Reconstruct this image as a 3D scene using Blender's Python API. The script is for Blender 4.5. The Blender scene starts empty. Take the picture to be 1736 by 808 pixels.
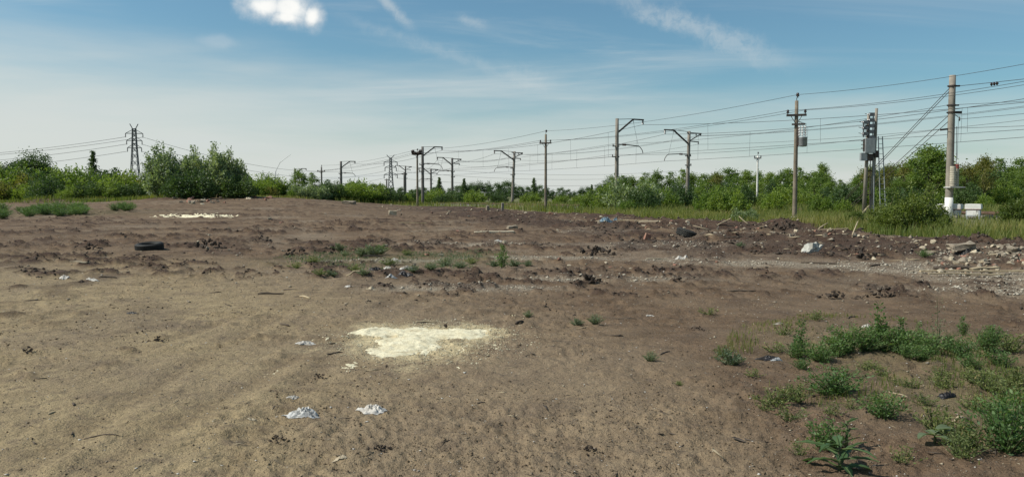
import bpy, bmesh, math, random
import numpy as np
from mathutils import Vector, Matrix

rnd = random.Random(7)
S = bpy.context.scene
C = S.collection
R = math.radians
FPX, CX, HORIZ, EYE = 1362.0, 868.0, 331.0, 1.65      # lens measured in photograph pixels

# ------------------------------------------------------------------ camera
cam_d = bpy.data.cameras.new('camera')
cam_d.sensor_width = 36.0
cam_d.lens = FPX / 1736.0 * 36.0
cam_d.clip_start = 0.05
cam_d.clip_end = 9000
cam = bpy.data.objects.new('camera', cam_d)
C.objects.link(cam)
cam.location = (0, 0, EYE)
cam.rotation_euler = (R(90) - math.atan((404 - HORIZ) / FPX), 0, 0)
S.camera = cam
S.render.resolution_x, S.render.resolution_y = 1024, 476

# ------------------------------------------------------------------ sky, sun, exposure
SUN_EL, SUN_AZ = 46.0, -96.0          # azimuth measured from +Y (view direction) towards +X
sun_vec = Vector((math.sin(R(SUN_AZ)) * math.cos(R(SUN_EL)), math.cos(R(SUN_AZ)) * math.cos(R(SUN_EL)), math.sin(R(SUN_EL))))
W = bpy.data.worlds.new('World'); S.world = W; W.use_nodes = True
wn, wl = W.node_tree.nodes, W.node_tree.links
wn.clear()


class NT:
    """small helper for node trees"""
    def __init__(s, tree): s.t = tree; s.n = tree.nodes; s.l = tree.links
    def node(s, typ, **kw):
        n = s.n.new(typ)
        for k, v in kw.items(): setattr(n, k, v)
        return n
    def set(s, sock, v):
        if isinstance(v, bpy.types.NodeSocket): s.l.new(v, sock)
        else: sock.default_value = v
    def math(s, op, a, b=None, clamp=False):
        n = s.node('ShaderNodeMath', operation=op, use_clamp=clamp)
        s.set(n.inputs[0], a)
        if b is not None: s.set(n.inputs[1], b)
        return n.outputs[0]
    def vmath(s, op, a, b=None):
        n = s.node('ShaderNodeVectorMath', operation=op)
        s.set(n.inputs[0], a)
        if b is not None: s.set(n.inputs[1], b)
        return n.outputs[0]
    def rng(s, v, a, b, c=0.0, d=1.0, smooth=True):
        n = s.node('ShaderNodeMapRange', interpolation_type='SMOOTHSTEP' if smooth else 'LINEAR')
        s.set(n.inputs[0], v)
        for i, q in enumerate((a, b, c, d)): n.inputs[i + 1].default_value = q
        return n.outputs[0]
    def noise(s, vec, scale, detail=4.0, rough=0.55, dist=0.0, dim='3D'):
        n = s.node('ShaderNodeTexNoise', noise_dimensions=dim)
        if vec is not None: s.l.new(vec, n.inputs['Vector'])
        n.inputs['Scale'].default_value = scale; n.inputs['Detail'].default_value = detail
        n.inputs['Roughness'].default_value = rough; n.inputs['Distortion'].default_value = dist
        return n.outputs['Fac']
    def mix(s, fac, a, b, blend='MIX'):
        n = s.node('ShaderNodeMix', data_type='RGBA', blend_type=blend)
        s.set(n.inputs[0], fac)
        for k, v in ((6, a), (7, b)):
            if isinstance(v, (tuple, list)): v = tuple(v) + ((1,) if len(v) == 3 else ())
            s.set(n.inputs[k], v)
        return n.outputs[2]
    def attr(s, name):
        return s.node('ShaderNodeAttribute', attribute_name=name).outputs['Fac']


T = NT(W.node_tree)
out = T.node('ShaderNodeOutputWorld'); bg = T.node('ShaderNodeBackground')
T.l.new(bg.outputs[0], out.inputs[0])
sky = T.node('ShaderNodeTexSky', sky_type='NISHITA')
sky.sun_disc = False
sky.sun_elevation = R(SUN_EL); sky.sun_rotation = R(SUN_AZ)
sky.altitude = 200; sky.air_density = 1.0; sky.dust_density = 1.2; sky.ozone_density = 1.5
geo = T.node('ShaderNodeTexCoord').outputs['Generated']
sep = T.node('ShaderNodeSeparateXYZ'); T.l.new(geo, sep.inputs[0])
dx, dy, dz = sep.outputs
el = T.math('ARCSINE', dz)                     # elevation, radians
az = T.math('ARCTAN2', dx, dy)
zc = T.math('ADD', T.math('MAXIMUM', dz, 0.0), 0.12)
pl = T.node('ShaderNodeCombineXYZ')
T.set(pl.inputs[0], T.math('DIVIDE', dx, zc)); T.set(pl.inputs[1], T.math('DIVIDE', dy, zc)); pl.inputs[2].default_value = 0
# thin streaked high cloud over the whole sky
mp = T.node('ShaderNodeMapping'); T.l.new(pl.outputs[0], mp.inputs[0])
mp.inputs['Rotation'].default_value = (0, 0, R(-38)); mp.inputs['Scale'].default_value = (0.34, 1.25, 1)
mp.inputs['Location'].default_value = (0.9, 0.35, 0)
cir = T.noise(mp.outputs[0], 0.95, 7, 0.62, 0.7)
cir = T.rng(cir, 0.44, 0.74, 0.0, 0.62)
# patchy modulation
pm = T.rng(T.noise(pl.outputs[0], 0.42, 3, 0.5, 0.3), 0.36, 0.60, 0.15, 1.0)
cir = T.math('MULTIPLY', cir, pm)
mp2 = T.node('ShaderNodeMapping'); T.l.new(pl.outputs[0], mp2.inputs[0])
mp2.inputs['Rotation'].default_value = (0, 0, R(62)); mp2.inputs['Scale'].default_value = (0.22, 1.7, 1); mp2.inputs['Location'].default_value = (2.3, 1.1, 0)
cir2 = T.rng(T.noise(mp2.outputs[0], 1.1, 8, 0.66, 1.1), 0.52, 0.76, 0.0, 0.5)
cir2 = T.math('MULTIPLY', cir2, T.rng(T.noise(pl.outputs[0], 0.55, 2, 0.5, 0.0), 0.48, 0.66))
cir = T.math('MAXIMUM', cir, cir2)
# milky veil low over the horizon, with an uneven layered top edge
vv = T.node('ShaderNodeCombineXYZ')
T.set(vv.inputs[0], T.math('MULTIPLY', az, 2.2)); T.set(vv.inputs[1], T.math('MULTIPLY', el, 16.0)); vv.inputs[2].default_value = 3.1
vnoise = T.noise(vv.outputs[0], 1.0, 5, 0.55, 0.2)
ve = T.math('ADD', el, T.math('MULTIPLY', T.math('SUBTRACT', vnoise, 0.5), 0.15))
ve = T.math('ADD', ve, T.math('MULTIPLY', T.math('SINE', az), 0.075))       # thicker towards the sun's side
veil = T.rng(ve, 0.020, 0.175, 0.90, 0.0)
col = T.mix(0.0, sky.outputs[0], (0, 0, 0))
# the camera's rendering of the blue: a touch towards teal
col = T.mix(1.0, col, (0.73, 1.01, 1.02), 'MULTIPLY')
col = T.mix(veil, col, (6.9, 7.15, 6.85))
col = T.mix(cir, col, (6.4, 6.9, 6.9))
# feathery mare's tails: (azimuth, elevation) from, to, half width in degrees
tails = [((6.5, 13.8), (19.5, 8.6), 0.85, 0.36), ((-9.6, 14.2), (-6.9, 11.2), 0.42, 0.40), ((-12.5, 12.4), (2.0, 7.6), 0.5, 0.16), ((-4.0, 12.2), (-1.6, 11.6), 0.45, 0.26), ((-1.0, 9.2), (3.0, 7.4), 0.9, 0.20),
         ((20.0, 15.5), (31.0, 12.6), 0.9, 0.22), ((-40, 22), (-28, 17), 1.0, 0.3), ((35, 24), (52, 18), 1.1, 0.3), ((130, 24), (150, 18), 1.0, 0.3), ((-170, 24), (-152, 18), 1.0, 0.3)]
tw1 = T.noise(geo, 22.0, 6, 0.68, 0.0); tw2 = T.noise(geo, 70.0, 5, 0.7, 0.6)
tall = None
for (a0, a1, wd, al) in tails:
    vx, vy = R(a1[0] - a0[0]), R(a1[1] - a0[1]); L2 = vx * vx + vy * vy
    ra, re_ = T.math('SUBTRACT', az, R(a0[0])), T.math('SUBTRACT', el, R(a0[1]))
    tp = T.math('DIVIDE', T.math('ADD', T.math('MULTIPLY', ra, vx), T.math('MULTIPLY', re_, vy)), L2)
    cp = T.math('DIVIDE', T.math('SUBTRACT', T.math('MULTIPLY', ra, vy), T.math('MULTIPLY', re_, vx)), math.sqrt(L2) * R(wd))
    cp = T.math('ADD', cp, T.math('MULTIPLY', T.math('SUBTRACT', tw1, 0.5), 3.2))
    ends = T.math('MULTIPLY', T.rng(tp, -0.1, 0.3), T.rng(tp, 1.1, 0.6))
    core = T.rng(T.math('ABSOLUTE', cp), 0.0, 1.3, al, 0.0)
    m = T.math('MULTIPLY', ends, core)
    tall = m if tall is None else T.math('MAXIMUM', tall, m)
tall = T.math('MULTIPLY', tall, T.rng(tw2, 0.28, 0.62, 0.35, 1.0))
col = T.mix(tall, col, (7.0, 7.3, 7.2))
# a few small fair-weather cumulus (azimuth, elevation, half width, half height: degrees)
cum_all = None
warp = T.noise(geo, 34.0, 6, 0.62, 0.0)
warp2 = T.noise(geo, 13.0, 3, 0.5, 0.0)
shade_all = None
lobes = [(-17.0, 12.5, 1.7, 1.05), (-15.2, 12.4, 1.7, 1.25), (-16.2, 13.7, 2.2, 1.1), (-13.8, 12.0, 0.8, 0.95), (-15.4, 11.9, 1.5, 0.7), (-19.6, 13.7, 2.0, 0.40), (-19.9, 10.1, 1.3, 0.40)]
for k, (a0, e0) in enumerate(((-92, 24), (168, 22), (72, 33))):
    lobes += [(a0, e0, 3.0, 1.1), (a0 + 2.2, e0 + 0.7, 1.9, 1.0)]
for (a0, e0, w, h) in lobes:
    ua = T.math('DIVIDE', T.math('SUBTRACT', az, R(a0)), R(w))
    ue = T.math('DIVIDE', T.math('SUBTRACT', el, R(e0)), R(h))
    q = T.math('SQRT', T.math('ADD', T.math('MULTIPLY', ua, ua), T.math('MULTIPLY', ue, ue)))
    q = T.math('ADD', q, T.math('MULTIPLY', T.math('SUBTRACT', warp, 0.5), 1.5))
    q = T.math('ADD', q, T.math('MULTIPLY', T.math('SUBTRACT', warp2, 0.5), 0.9))
    thin = h < 0.5
    m = T.rng(q, 0.30 if thin else 0.30, 1.40, 0.22 if thin else 1.0, 0.0)
    cum_all = m if cum_all is None else T.math('MAXIMUM', cum_all, m)
cumcol = T.mix(T.rng(T.math('ADD', cum_all, T.math('MULTIPLY', T.math('SUBTRACT', warp, 0.5), 0.9)), 0.45, 1.05), (6.6, 7.1, 7.4), (9.8, 9.8, 9.5))
col = T.mix(cum_all, col, cumcol)
T.set(bg.inputs[0], col); bg.inputs[1].default_value = 0.10

sun_d = bpy.data.lights.new('sun', 'SUN'); sun_d.energy = 5.0; sun_d.angle = R(0.53); sun_d.color = (1.0, 0.955, 0.88)
sun = bpy.data.objects.new('sun', sun_d); C.objects.link(sun)
sun.rotation_euler = (-sun_vec).to_track_quat('-Z', 'Y').to_euler()
S.view_settings.view_transform = 'Standard'; S.view_settings.look = 'None'
S.view_settings.exposure = 0.0; S.view_settings.gamma = 1.0; S.view_settings.use_curve_mapping = False
S.render.engine = 'CYCLES'
S.cycles.max_bounces = 4; S.cycles.diffuse_bounces = 2; S.cycles.transmission_bounces = 3; S.cycles.transparent_max_bounces = 8
S.cycles.use_denoising = True

# ------------------------------------------------------------------ noise in numpy
def _hash(ix, iy, seed):
    h = (ix.astype(np.int64) * 374761393 + iy.astype(np.int64) * 668265263 + seed * 1442695041) & 0xFFFFFFFF
    h = ((h ^ (h >> 13)) * 1274126177) & 0xFFFFFFFF
    return ((h ^ (h >> 16)) & 0xFFFF) / 65535.0

def vnoise2(x, y, seed=0):
    ix, iy = np.floor(x), np.floor(y)
    fx, fy = x - ix, y - iy
    fx = fx * fx * fx * (fx * (fx * 6 - 15) + 10); fy = fy * fy * fy * (fy * (fy * 6 - 15) + 10)
    a, b = _hash(ix, iy, seed), _hash(ix + 1, iy, seed)
    c, d = _hash(ix, iy + 1, seed), _hash(ix + 1, iy + 1, seed)
    return (a * (1 - fx) + b * fx) * (1 - fy) + (c * (1 - fx) + d * fx) * fy

def fbm(x, y, octv=4, seed=0, gain=0.5):
    s = 0.0; a = 1.0; t = 0.0
    ca, sa = math.cos(0.6), math.sin(0.6)
    for i in range(octv):
        s = s + a * vnoise2(x, y, seed + i * 17); t += a; a *= gain
        x, y = (x * ca - y * sa) * 2.03 + 11.3, (x * sa + y * ca) * 2.03 + 5.7
    return s / t            # 0..1

def sst(v, a, b):
    t = np.clip((v - a) / (b - a), 0, 1)
    return t * t * (3 - 2 * t)

# ------------------------------------------------------------------ terrain
# outline of the cleared lot: (x, y) metres, camera at the origin looking along +Y
EDGE = np.array([(60, -60), (34, 10), (16.6, 25.6), (14.8, 28.0), (14.3, 31.0), (14.6, 38.0), (14.3, 43.0), (11.2, 47.0), (9.0, 52.0), (4.3, 71.0),
                 (-5.9, 112.0), (-20.5, 122.0), (-28.0, 104.0), (-32.0, 99.0), (-35.0, 86.0), (-42.0, 84.0), (-54.0, 84.0), (-110, 80), (-140, -60)], float)

def edge_dist(x, y):
    """signed distance to the lot outline, positive inside"""
    d2 = np.full(x.shape, 1e18); ins = np.zeros(x.shape, bool)
    n = len(EDGE)
    for i in range(n):
        ax, ay = EDGE[i]; bx, by = EDGE[(i + 1) % n]
        ex, ey = bx - ax, by - ay
        t = np.clip(((x - ax) * ex + (y - ay) * ey) / (ex * ex + ey * ey), 0, 1)
        d2 = np.minimum(d2, (x - ax - t * ex) ** 2 + (y - ay - t * ey) ** 2)
        cond = ((ay > y) != (by > y)) & (x < ex * (y - ay) / (by - ay + 1e-12) + ax)
        ins ^= cond
    return np.where(ins, 1, -1) * np.sqrt(d2)

RUTS = [(-5.6, 0.9, 0.02), (-4.15, 0.9, 0.02), (-3.05, -0.5, -0.03), (-1.75, -0.5, -0.03), (-6.9, 1.6, 0.045), (-2.4, 1.1, 0.05)]
MOUNDS = [  # x, y, rx, ry, height : soil heaps
    (-49.0, 84.0, 3.4, 1.6, 0.75), (-45.5, 87.0, 2.2, 1.2, 0.55), (-36.0, 83.0, 3.2, 1.3, 0.35), (-31.5, 92.0, 4.0, 1.6, 0.45), (-33.5, 88, 2.5, 1.2, 0.3),
    (11.6, 40.5, 2.6, 1.6, 0.42), (9.2, 44.5, 2.4, 1.5, 0.4), (13.3, 33.5, 1.5, 1.1, 0.36), (12.2, 36.0, 1.7, 1.2, 0.34), (14.4, 39.5, 1.9, 1.6, 0.40),
    (6.0, 54.0, 3.0, 1.6, 0.4), (2.6, 62.0, 2.6, 1.8, 0.35), (-0.5, 66.0, 2.4, 1.5, 0.25), (13.6, 26.0, 2.6, 1.5, 0.22), (15.2, 24.3, 2.2, 1.6, 0.32),
    (12.2, 27.8, 1.6, 1.0, 0.2), (-6.9, 23.2, 1.0, 0.6, 0.10), (-4.2, 24.5, 1.6, 0.7, 0.10), (2.2, 19.5, 1.2, 0.6, 0.10), (4.4, 22.6, 1.7, 0.7, 0.12), (7.6, 25.5, 1.8, 0.7, 0.14)]

def terrain(x, y, masks=False):
    x = np.asarray(x, float); y = np.asarray(y, float)
    r = np.hypot(x, y); e = edge_dist(x, y)
    a = x / np.maximum(y, 1.0)
    # broad form: ground lifts towards the far left corner, then evens out
    rise = 1.33 * sst(r, 48, 98) * sst(a, -0.10, -0.30) * (1 - 0.40 * sst(a, -0.36, -0.62)) * (1 - sst(r, 170, 330)) * np.where(y > 0, 1, 0)
    z = rise + 0.10 * (fbm(x * 0.09, y * 0.09, 3, 3) - 0.5) * sst(r, 6, 25)
    # outside the lot the old surface is a little lower
    z = z + 0.10 * sst(-e, 0, 8) * (1 - sst(-a, 0.1, 0.25))
    inside = sst(e, -1.0, 0.6)
    # churned strip along the edge, right and middle
    strip = sst(e, -0.8, 0.8) * (1 - sst(e, 8, 15)) * sst(a, -0.22, -0.02) * sst(r, 20, 27)
    n1 = fbm(x * 0.75, y * 0.42, 4, 21)
    rid = 1 - np.abs(2 * fbm(x * 0.55 + 3, y * 0.34, 4, 31) - 1) * 1.6
    z = z + strip * (0.17 * np.clip(rid, 0, 1) * sst(n1, 0.3, 0.65) + 0.08 * (n1 - 0.5))
    mid = inside * sst(r, 9, 17) * (1 - 0.5 * sst(r, 40, 80))
    n2 = fbm(x * 1.1, y * 0.62, 4, 41)
    rid2 = np.clip(1 - np.abs(2 * fbm(x * 0.8, y * 0.5, 3, 51) - 1) * 3.0, 0, 1)
    patch = sst(fbm(x * 0.16, y * 0.13, 3, 61), 0.42, 0.62)
    z = z + mid * (0.07 * (n2 - 0.5) + 0.06 * rid2 * patch)
    lum = sst(fbm(x * 2.6, y * 1.6, 4, 55, 0.66), 0.52, 0.72) * sst(fbm(x * 0.22, y * 0.42, 3, 57), 0.45, 0.58)
    z = z + mid * lum * (0.085 + 0.05 * sst(r, 18, 35))
    # fine roughness everywhere
    rough = sst(fbm(x * 0.55, y * 0.55, 3, 71), 0.45, 0.68)
    f1 = fbm(x * 5.0, y * 5.0, 4, 81, 0.6)
    f2 = fbm(x * 17.0, y * 17.0, 3, 91, 0.6)
    z = z + (f1 - 0.5) * (0.022 + 0.05 * rough) + (f2 - 0.5) * (0.012 + 0.030 * rough)
    # crumbly clods where machines turned the soil
    cl = sst(fbm(x * 3.4, y * 2.6, 3, 101, 0.6), 0.60, 0.74) * sst(fbm(x * 0.42, y * 0.36, 2, 111), 0.50, 0.66)
    z = z + inside * cl * (0.045 + 0.03 * sst(r, 12, 25)) * (0.6 + 0.8 * f2)
    # wheel ruts
    rutm = 0
    for (x0, sl, cv) in RUTS:
        xc = x0 + sl * (y - 7) * 0.12 + cv * np.sin(y * 0.35) * 3
        g = np.exp(-((x - xc) / 0.13) ** 2)
        sh = np.exp(-((np.abs(x - xc) - 0.25) / 0.07) ** 2)
        w = sst(y, 2.0, 4.0) * (1 - sst(y, 13, 19))
        tread = 0.5 + 0.5 * np.sin((y + np.abs(x - xc) * 0.6) * 2 * math.pi / 0.11)
        bro = sst(fbm(x * 0.9, y * 0.5, 3, 121), 0.42, 0.60)
        z = z + w * bro * (-0.018 * g + 0.010 * g * tread + 0.010 * sh)
        rutm = rutm + w * bro * (g * (0.45 + 0.4 * tread))
    for (mx, my, rx, ry, h) in MOUNDS:
        q = ((x - mx) / rx) ** 2 + ((y - my) / ry) ** 2
        near = q < 9
        if np.any(near):
            z = z + np.where(near, 0.62 * h * np.exp(-q * 1.1) * (0.55 + 0.9 * n1), 0)
    if not masks: return z
    dark = np.clip(strip * sst(fbm(x * 0.3, y * 0.2, 4, 131), 0.28, 0.48) * 1.25 + 0.55 * mid * sst(n2 + 0.35 * rid2 * patch, 0.55, 0.8) + 1.5 * mid * lum + 0.5 * cl * inside, 0, 1)
    for (mx, my, rx, ry, h) in MOUNDS:
        if h > 0.2: dark = np.maximum(dark, np.clip(1.2 * np.exp(-(((x - mx) / rx) ** 2 + ((y - my) / ry) ** 2)), 0, 1) * 0.9)
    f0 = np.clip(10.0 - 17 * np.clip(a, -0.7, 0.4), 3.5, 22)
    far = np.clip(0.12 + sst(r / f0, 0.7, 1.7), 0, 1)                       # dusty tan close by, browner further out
    return z, e, np.clip(dark, 0, 1), far * inside, np.clip(rutm, 0, 1), cl, patch

def gh(x, y):
    return float(terrain(np.array([x]), np.array([y]))[0])

def at_px(px, d):
    """world point on the ground seen in column px at distance d along the view"""
    x = (px - CX) / FPX * d
    return Vector((x, d, gh(x, d)))

_DS = np.geomspace(3.2, 200, 420)
_cache = {}
def at(px, py):
    """ground point under a pixel of the photograph"""
    k = (px, py)
    if k in _cache: return _cache[k]
    xs = (px - CX) / FPX * _DS
    zs = terrain(xs, _DS)
    ray = EYE - (py - HORIZ) / FPX * _DS
    hit = np.nonzero(zs >= ray)[0]
    i = hit[0] if len(hit) else len(_DS) - 1
    v = Vector((xs[i], _DS[i], zs[i]))
    _cache[k] = v
    return v

# ------------------------------------------------------------------ object helpers
def np_mesh(name, V, F, mat=None, smooth=False, attrs=None):
    V = np.asarray(V, np.float32); F = np.asarray(F, np.int32)
    me = bpy.data.meshes.new(name)
    k = F.shape[1]
    me.vertices.add(len(V)); me.vertices.foreach_set('co', V.ravel())
    me.loops.add(F.size); me.loops.foreach_set('vertex_index', F.ravel())
    me.polygons.add(len(F)); me.polygons.foreach_set('loop_start', np.arange(0, F.size, k, dtype=np.int32))
    me.polygons.foreach_set('loop_total', np.full(len(F), k, np.int32))
    if smooth: me.polygons.foreach_set('use_smooth', np.ones(len(F), bool))
    for an, arr in (attrs or {}).items():
        at_ = me.attributes.new(an, 'FLOAT', 'POINT'); at_.data.foreach_set('value', np.asarray(arr, np.float32))
    me.update(calc_edges=True)
    if mat: me.materials.append(mat)
    return me

class MB:
    def __init__(s): s.v = []; s.f = []
    def add(s, vs, fs):
        o = len(s.v); s.v += [tuple(v) for v in vs]; s.f += [tuple(i + o for i in f) for f in fs]; return s
    def box(s, c, d, rot=None):
        vs = []
        for dx_ in (-.5, .5):
            for dy_ in (-.5, .5):
                for dz_ in (-.5, .5):
                    p = Vector((dx_ * d[0], dy_ * d[1], dz_ * d[2]))
                    if rot is not None: p = rot @ p
                    vs.append(p + Vector(c))
        return s.add(vs, [(0, 1, 3, 2), (4, 6, 7, 5), (0, 4, 5, 1), (2, 3, 7, 6), (0, 2, 6, 4), (1, 5, 7, 3)])
    def bar(s, a, b, w, h=None):
        a, b = Vector(a), Vector(b); d = b - a
        q = d.to_track_quat('X', 'Z').to_matrix()
        return s.box((a + b) / 2, (d.length, w, h or w), q)
    def tube(s, pts, rad, n=8, cap=True):
        pts = [Vector(p) for p in pts]
        if not isinstance(rad, (list, tuple)): rad = [rad] * len(pts)
        vs = []; fs = []
        for i, p in enumerate(pts):
            d = (pts[min(i + 1, len(pts) - 1)] - pts[max(i - 1, 0)])
            if d.length < 1e-9: d = Vector((0, 0, 1))
            d.normalize()
            u = d.cross(Vector((0, 0, 1)) if abs(d.z) < 0.95 else Vector((1, 0, 0))).normalized(); w = d.cross(u)
            for k in range(n):
                t = 2 * math.pi * k / n
                vs.append(p + (u * math.cos(t) + w * math.sin(t)) * rad[i])
        for i in range(len(pts) - 1):
            for k in range(n):
                k2 = (k + 1) % n
                fs.append((i * n + k, i * n + k2, (i + 1) * n + k2, (i + 1) * n + k))
        if cap:
            fs.append(tuple(range(n - 1, -1, -1))); fs.append(tuple((len(pts) - 1) * n + k for k in range(n)))
        return s.add(vs, fs)
    def lathe(s, prof, n=16, base=(0, 0, 0), axis=None, close=True):
        """profile of (r, z) turned about z, or about another axis through base"""
        M = Matrix.Identity(3) if axis is None else Vector(axis).to_track_quat('Z', 'Y').to_matrix()
        vs = []; fs = []; m = len(prof)
        for (r_, z_) in prof:
            for k in range(n):
                t = 2 * math.pi * k / n
                vs.append(M @ Vector((r_ * math.cos(t), r_ * math.sin(t), z_)) + Vector(base))
        for i in range(m - 1):
            for k in range(n):
                k2 = (k + 1) % n
                fs.append((i * n + k, i * n + k2, (i + 1) * n + k2, (i + 1) * n + k))
        if close:
            fs.append(tuple(range(n - 1, -1, -1))); fs.append(tuple((m - 1) * n + k for k in range(n)))
        return s.add(vs, fs)
    def mesh(s, name, mat, smooth=False):
        me = bpy.data.meshes.new(name)
        me.from_pydata(s.v, [], s.f); me.update()
        if smooth:
            me.polygons.foreach_set('use_smooth', [len(p.vertices) <= 4 for p in me.polygons])
        me.materials.append(mat)
        return me
    def part(s, name, mat, parent, smooth=False):
        return link(name, s.mesh(name, mat, smooth), parent)

def link(name, me, parent=None, loc=None):
    o = bpy.data.objects.new(name, me); C.objects.link(o)
    if parent is not None: o.parent = parent
    if loc is not None: o.location = loc
    return o

def tag(o, label=None, cat=None, group=None, kind=None):
    if label: o['label'] = label
    if cat: o['category'] = cat
    if group: o['group'] = group
    if kind: o['kind'] = kind
    return o

def thing(name, label, cat, loc=(0, 0, 0), rz=0.0, group=None, scale=None):
    o = bpy.data.objects.new(name, None); C.objects.link(o)
    o.empty_display_size = 0.2
    o.location = loc; o.rotation_euler = (0, 0, rz)
    if scale is not None: o.scale = scale if isinstance(scale, (tuple, list)) else (scale,) * 3
    return tag(o, label, cat, group)

# ------------------------------------------------------------------ materials
def mat(name, col, col2=None, scale=4.0, rough=0.85, bump=0.0, bscale=30.0, metal=0.0, stain=None, detail=5.0, spec=0.3):
    m = bpy.data.materials.new(name); m.use_nodes = True
    t = NT(m.node_tree); b = m.node_tree.nodes['Principled BSDF']
    b.inputs['Roughness'].default_value = rough; b.inputs['Metallic'].default_value = metal
    b.inputs['Specular IOR Level'].default_value = spec
    co = t.node('ShaderNodeTexCoord').outputs['Object']
    orand = t.node('ShaderNodeObjectInfo').outputs['Random']
    off = t.vmath('ADD', co, t.vmath('SCALE', (17.0, 31.0, 11.0)))
    sc = off.node; sc.inputs[1].links[0].from_node.inputs['Scale'].default_value = 1.0
    t.l.new(t.math('MULTIPLY', orand, 6.0), sc.inputs[1].links[0].from_node.inputs['Scale'])
    n = t.noise(off, scale, detail, 0.6)
    c = t.mix(t.rng(n, 0.32, 0.68), col, col2 or tuple(x * 0.7 for x in col))
    if stain:
        c = t.mix(t.rng(t.noise(off, scale * 0.35, 4, 0.6, 0.5), 0.52, 0.72, 0, 0.8), c, stain)
    c = t.mix(1.0, c, t.mix(orand, (0.86, 0.86, 0.86), (1.08, 1.07, 1.05)), 'MULTIPLY')
    t.l.new(c, b.inputs['Base Color'])
    if bump:
        bn = t.node('ShaderNodeBump'); bn.inputs['Strength'].default_value = bump; bn.inputs['Distance'].default_value = 0.02
        t.l.new(t.noise(off, bscale, 5, 0.65), bn.inputs['Height']); t.l.new(bn.outputs[0], b.inputs['Normal'])
    return m

def leafmat(name, ca, cb, trans=0.35, rough=0.55, cdry=None):
    m = bpy.data.materials.new(name); m.use_nodes = True
    t = NT(m.node_tree); b = m.node_tree.nodes['Principled BSDF']; o = m.node_tree.nodes['Material Output']
    orand = t.node('ShaderNodeObjectInfo').outputs['Random']
    v = t.attr('var')
    c = t.mix(v, ca, cb)
    c = t.mix(1.0, c, t.mix(orand, (0.78, 0.82, 0.80), (1.22, 1.14, 1.10)), 'MULTIPLY')
    if cdry: c = t.mix(t.rng(v, 0.90, 0.97, 0, 1), c, cdry)
    t.l.new(c, b.inputs['Base Color']); b.inputs['Roughness'].default_value = rough
    b.inputs['Specular IOR Level'].default_value = 0.35
    tr = t.node('ShaderNodeBsdfTranslucent'); t.l.new(t.mix(1.0, c, (1.25, 1.3, 0.6), 'MULTIPLY'), tr.inputs[0])
    mx = t.node('ShaderNodeMixShader'); mx.inputs[0].default_value = min(0.5, trans * 1.3)
    t.l.new(b.outputs[0], mx.inputs[1]); t.l.new(tr.outputs[0], mx.inputs[2]); t.l.new(mx.outputs[0], o.inputs[0])
    return m

M = {}
M['concrete'] = mat('concrete_pole', (0.29, 0.26, 0.215), (0.20, 0.18, 0.15), 1.4, 0.9, 0.3, 40, stain=(0.15, 0.125, 0.10))
M['concrete_far'] = mat('concrete_far', (0.17, 0.155, 0.14), (0.12, 0.11, 0.10), 1.4, 0.9, stain=(0.10, 0.085, 0.075))
M['wood_pole'] = mat('weathered_wood', (0.26, 0.215, 0.155), (0.18, 0.15, 0.11), 2.0, 0.9, 0.4, 60, stain=(0.12, 0.10, 0.08))
M['whitewash'] = mat('whitewash', (0.74, 0.73, 0.68), (0.62, 0.60, 0.54), 3, 0.9, 0.2, 30)
M['steel'] = mat('dark_steel', (0.055, 0.052, 0.05), (0.085, 0.06, 0.045), 6, 0.65, 0.1, 40, metal=0.3)
M['pylon'] = mat('pylon_steel', (0.16, 0.165, 0.17), (0.12, 0.125, 0.13), 3, 0.6, metal=0.2)
M['wire'] = mat('wire_metal', (0.07, 0.068, 0.07), (0.05, 0.05, 0.055), 0.5, 0.6, metal=0.4)
M['galv'] = mat('galvanised_grey', (0.36, 0.375, 0.375), (0.27, 0.285, 0.285), 5, 0.55, 0.05, 30, metal=0.3)
M['gear'] = mat('switch_gear', (0.17, 0.18, 0.19), (0.11, 0.115, 0.12), 6, 0.6, metal=0.2)
M['insul'] = mat('insulator_brown', (0.05, 0.028, 0.02), (0.035, 0.02, 0.016), 5, 0.25, spec=0.5)
M['insul_w'] = mat('insulator_white', (0.62, 0.62, 0.60), (0.5, 0.5, 0.48), 5, 0.3, spec=0.5)
M['disc'] = mat('weight_disc', (0.52, 0.47, 0.37), (0.40, 0.36, 0.28), 6, 0.9, 0.2, 40)
M['disc_red'] = mat('weight_disc_red', (0.42, 0.11, 0.09), (0.34, 0.10, 0.08), 6, 0.85)
M['cab_white'] = mat('cabinet_white', (0.70, 0.69, 0.66), (0.60, 0.58, 0.54), 4, 0.6, 0.05, stain=(0.50, 0.44, 0.36))
M['cab_grey'] = mat('cabinet_grey', (0.47, 0.49, 0.51), (0.36, 0.39, 0.42), 5, 0.6, 0.05, stain=(0.26, 0.29, 0.32))
M['rubber'] = mat('old_rubber', (0.018, 0.019, 0.018), (0.035, 0.034, 0.028), 7, 0.75, 0.3, 60, stain=(0.075, 0.066, 0.05))
M['chunk'] = mat('broken_concrete', (0.30, 0.255, 0.19), (0.20, 0.165, 0.12), 6, 0.95, 0.6, 40, stain=(0.20, 0.165, 0.125))
M['pale'] = mat('pale_plaster', (0.50, 0.43, 0.31), (0.38, 0.32, 0.22), 6, 0.95, 0.5, 40, stain=(0.32, 0.27, 0.20))
M['gravelstone'] = mat('gravel_stone', (0.52, 0.47, 0.37), (0.36, 0.32, 0.25), 9, 0.95)
M['brick'] = mat('brick_red', (0.30, 0.15, 0.10), (0.24, 0.13, 0.095), 8, 0.95, 0.5, 50, stain=(0.30, 0.24, 0.18))
M['clod'] = mat('dark_clod', (0.085, 0.064, 0.047), (0.055, 0.042, 0.032), 9, 0.98, 0.8, 40)
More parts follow.
